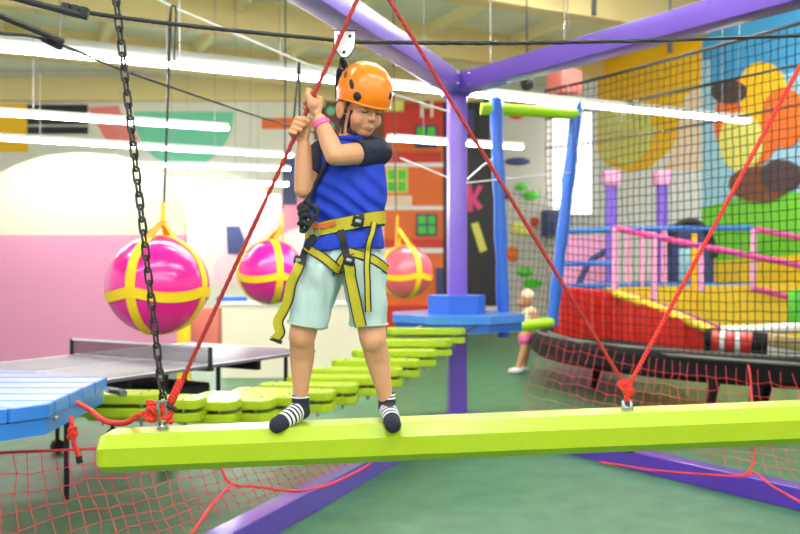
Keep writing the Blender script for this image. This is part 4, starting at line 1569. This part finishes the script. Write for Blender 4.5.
for px, py, s_ in ((298.5, 260, .034), (349, 261, .04), (358, 221, .04)):
    c, n = cast(px, py, BV, .014)
    b_k = MB().box(c, (s_, .010, s_ * .9), Matrix.Rotation(.25, 3, 'Y'), .003).build('buckle', M_rubber, hs)
    MB().box(c + V((0, -.006, 0)), (s_ * .5, .006, s_ * .3), Matrix.Rotation(.25, 3, 'Y'), .001).build('buckle_bar', M_steel, b_k)
# orange keeper and carabiner at the hip
strip([(316, 229), (324, 227), (336, 222)], .017, M_orange_w, 'orange_loop', hs, off=.026)
c0 = cast(315, 230, BV, .02)[0]
MB().tube(smooth_path([P(313, 222, c0.y), P(318, 224, c0.y - .01), P(319, 234, c0.y - .01), P(315, 239, c0.y), P(311.5, 233, c0.y), P(313, 222, c0.y)], 5), .005, 8).build('carabiner', M_steel, hs)
# lanyard front run with knot
fr_pts = [(330, 160), (324, 172), (316, 188), (309, 198), (305, 208)]
q = [cast(x, y, BV, .012, 3.05)[0] for x, y in fr_pts[:4]] + [P(305, 208, 3.03)]
MB().tube(smooth_path(q, 10), .0075, 9, lobes=3, pitch=.04).build('front_rope', M_blk_h, lan)
knot(P(304.5, 209, 3.02), .025, .008, M_blk_h, lan, seed=21)
knot(P(306, 222, 3.02), .024, .008, M_blk_h, lan, seed=23)
MB().tube(smooth_path([P(309, 205, 3.02), P(315, 207, 3.01), P(317, 214, 3.01), P(312, 220, 3.01), P(308, 226, 3.01)], 8), .009, 8, lobes=3, pitch=.04).build('rope_loop', M_blk_h, lan)

# ------------------------------------------------------------------ the small child far behind
gd = 12.0
g = thing('person', V((P(521, 0, gd).x, gd, 0)), 'person, small child in pale top and pink shorts walking far behind', 'person')
gp_ = lambda x, y, dd=0: P(x, y, gd + dd)
gb = MB()
gb.ell(gp_(526, 299), (.095, .11, .12))
gb.ell(gp_(522, 303), (.05, .06, .06))
gb.limb([gp_(527, 306), gp_(529, 312)], [.05, .05])
gb.limb([gp_(530, 315), gp_(528, 330)], [.10, .10])
gb.limb([gp_(532, 313, -.1), gp_(535, 322, -.12), gp_(530, 330, -.16)], [.04, .035, .03])
gb.limb([gp_(529, 313, .1), gp_(523, 322, .12), gp_(518, 329, .1)], [.04, .035, .03])
gb.limb([gp_(525, 334, -.06), gp_(524.5, 349, -.08), gp_(518.5, 367, -.06)], [.075, .055, .038])
gb.limb([gp_(527, 334, .07), gp_(526, 350, .1), gp_(524, 366, .12)], [.075, .055, .038])
for dx, dd in ((517, -.1), (514, -.1)):
    pass
gb = remesh(gb, .012, 4)
gb.build('body', M_skin, g)
mb = MB(); mb.ell(gp_(527.5, 296), (.10, .115, .10)); mb.build('hair', mat('blond_hair', (226, 206, 170), .6), g)
mb = MB(); mb.limb([gp_(530, 314), gp_(529, 329)], [.112, .118]); mb.build('top', mat('pale_yellow_cotton', (240, 226, 178), .8), g)
mb = MB(); mb.limb([gp_(527, 333), gp_(524.6, 340, -.07)], [.11, .088]); mb.limb([gp_(527, 333), gp_(526, 340, .08)], [.11, .088]); mb = remesh(mb, .012, 3); mb.build('shorts', mat('pink_cotton', (214, 96, 160), .8), g)
for x, y, dd in ((518.5, 371, -.06), (524, 370, .12)):
    p = gp_(x, y, dd); p.z = .045
    mb = MB(); mb.ell(p + V((-.04, -.01, 0)), (.11, .06, .045)); mb.build('shoe', M_line, g)
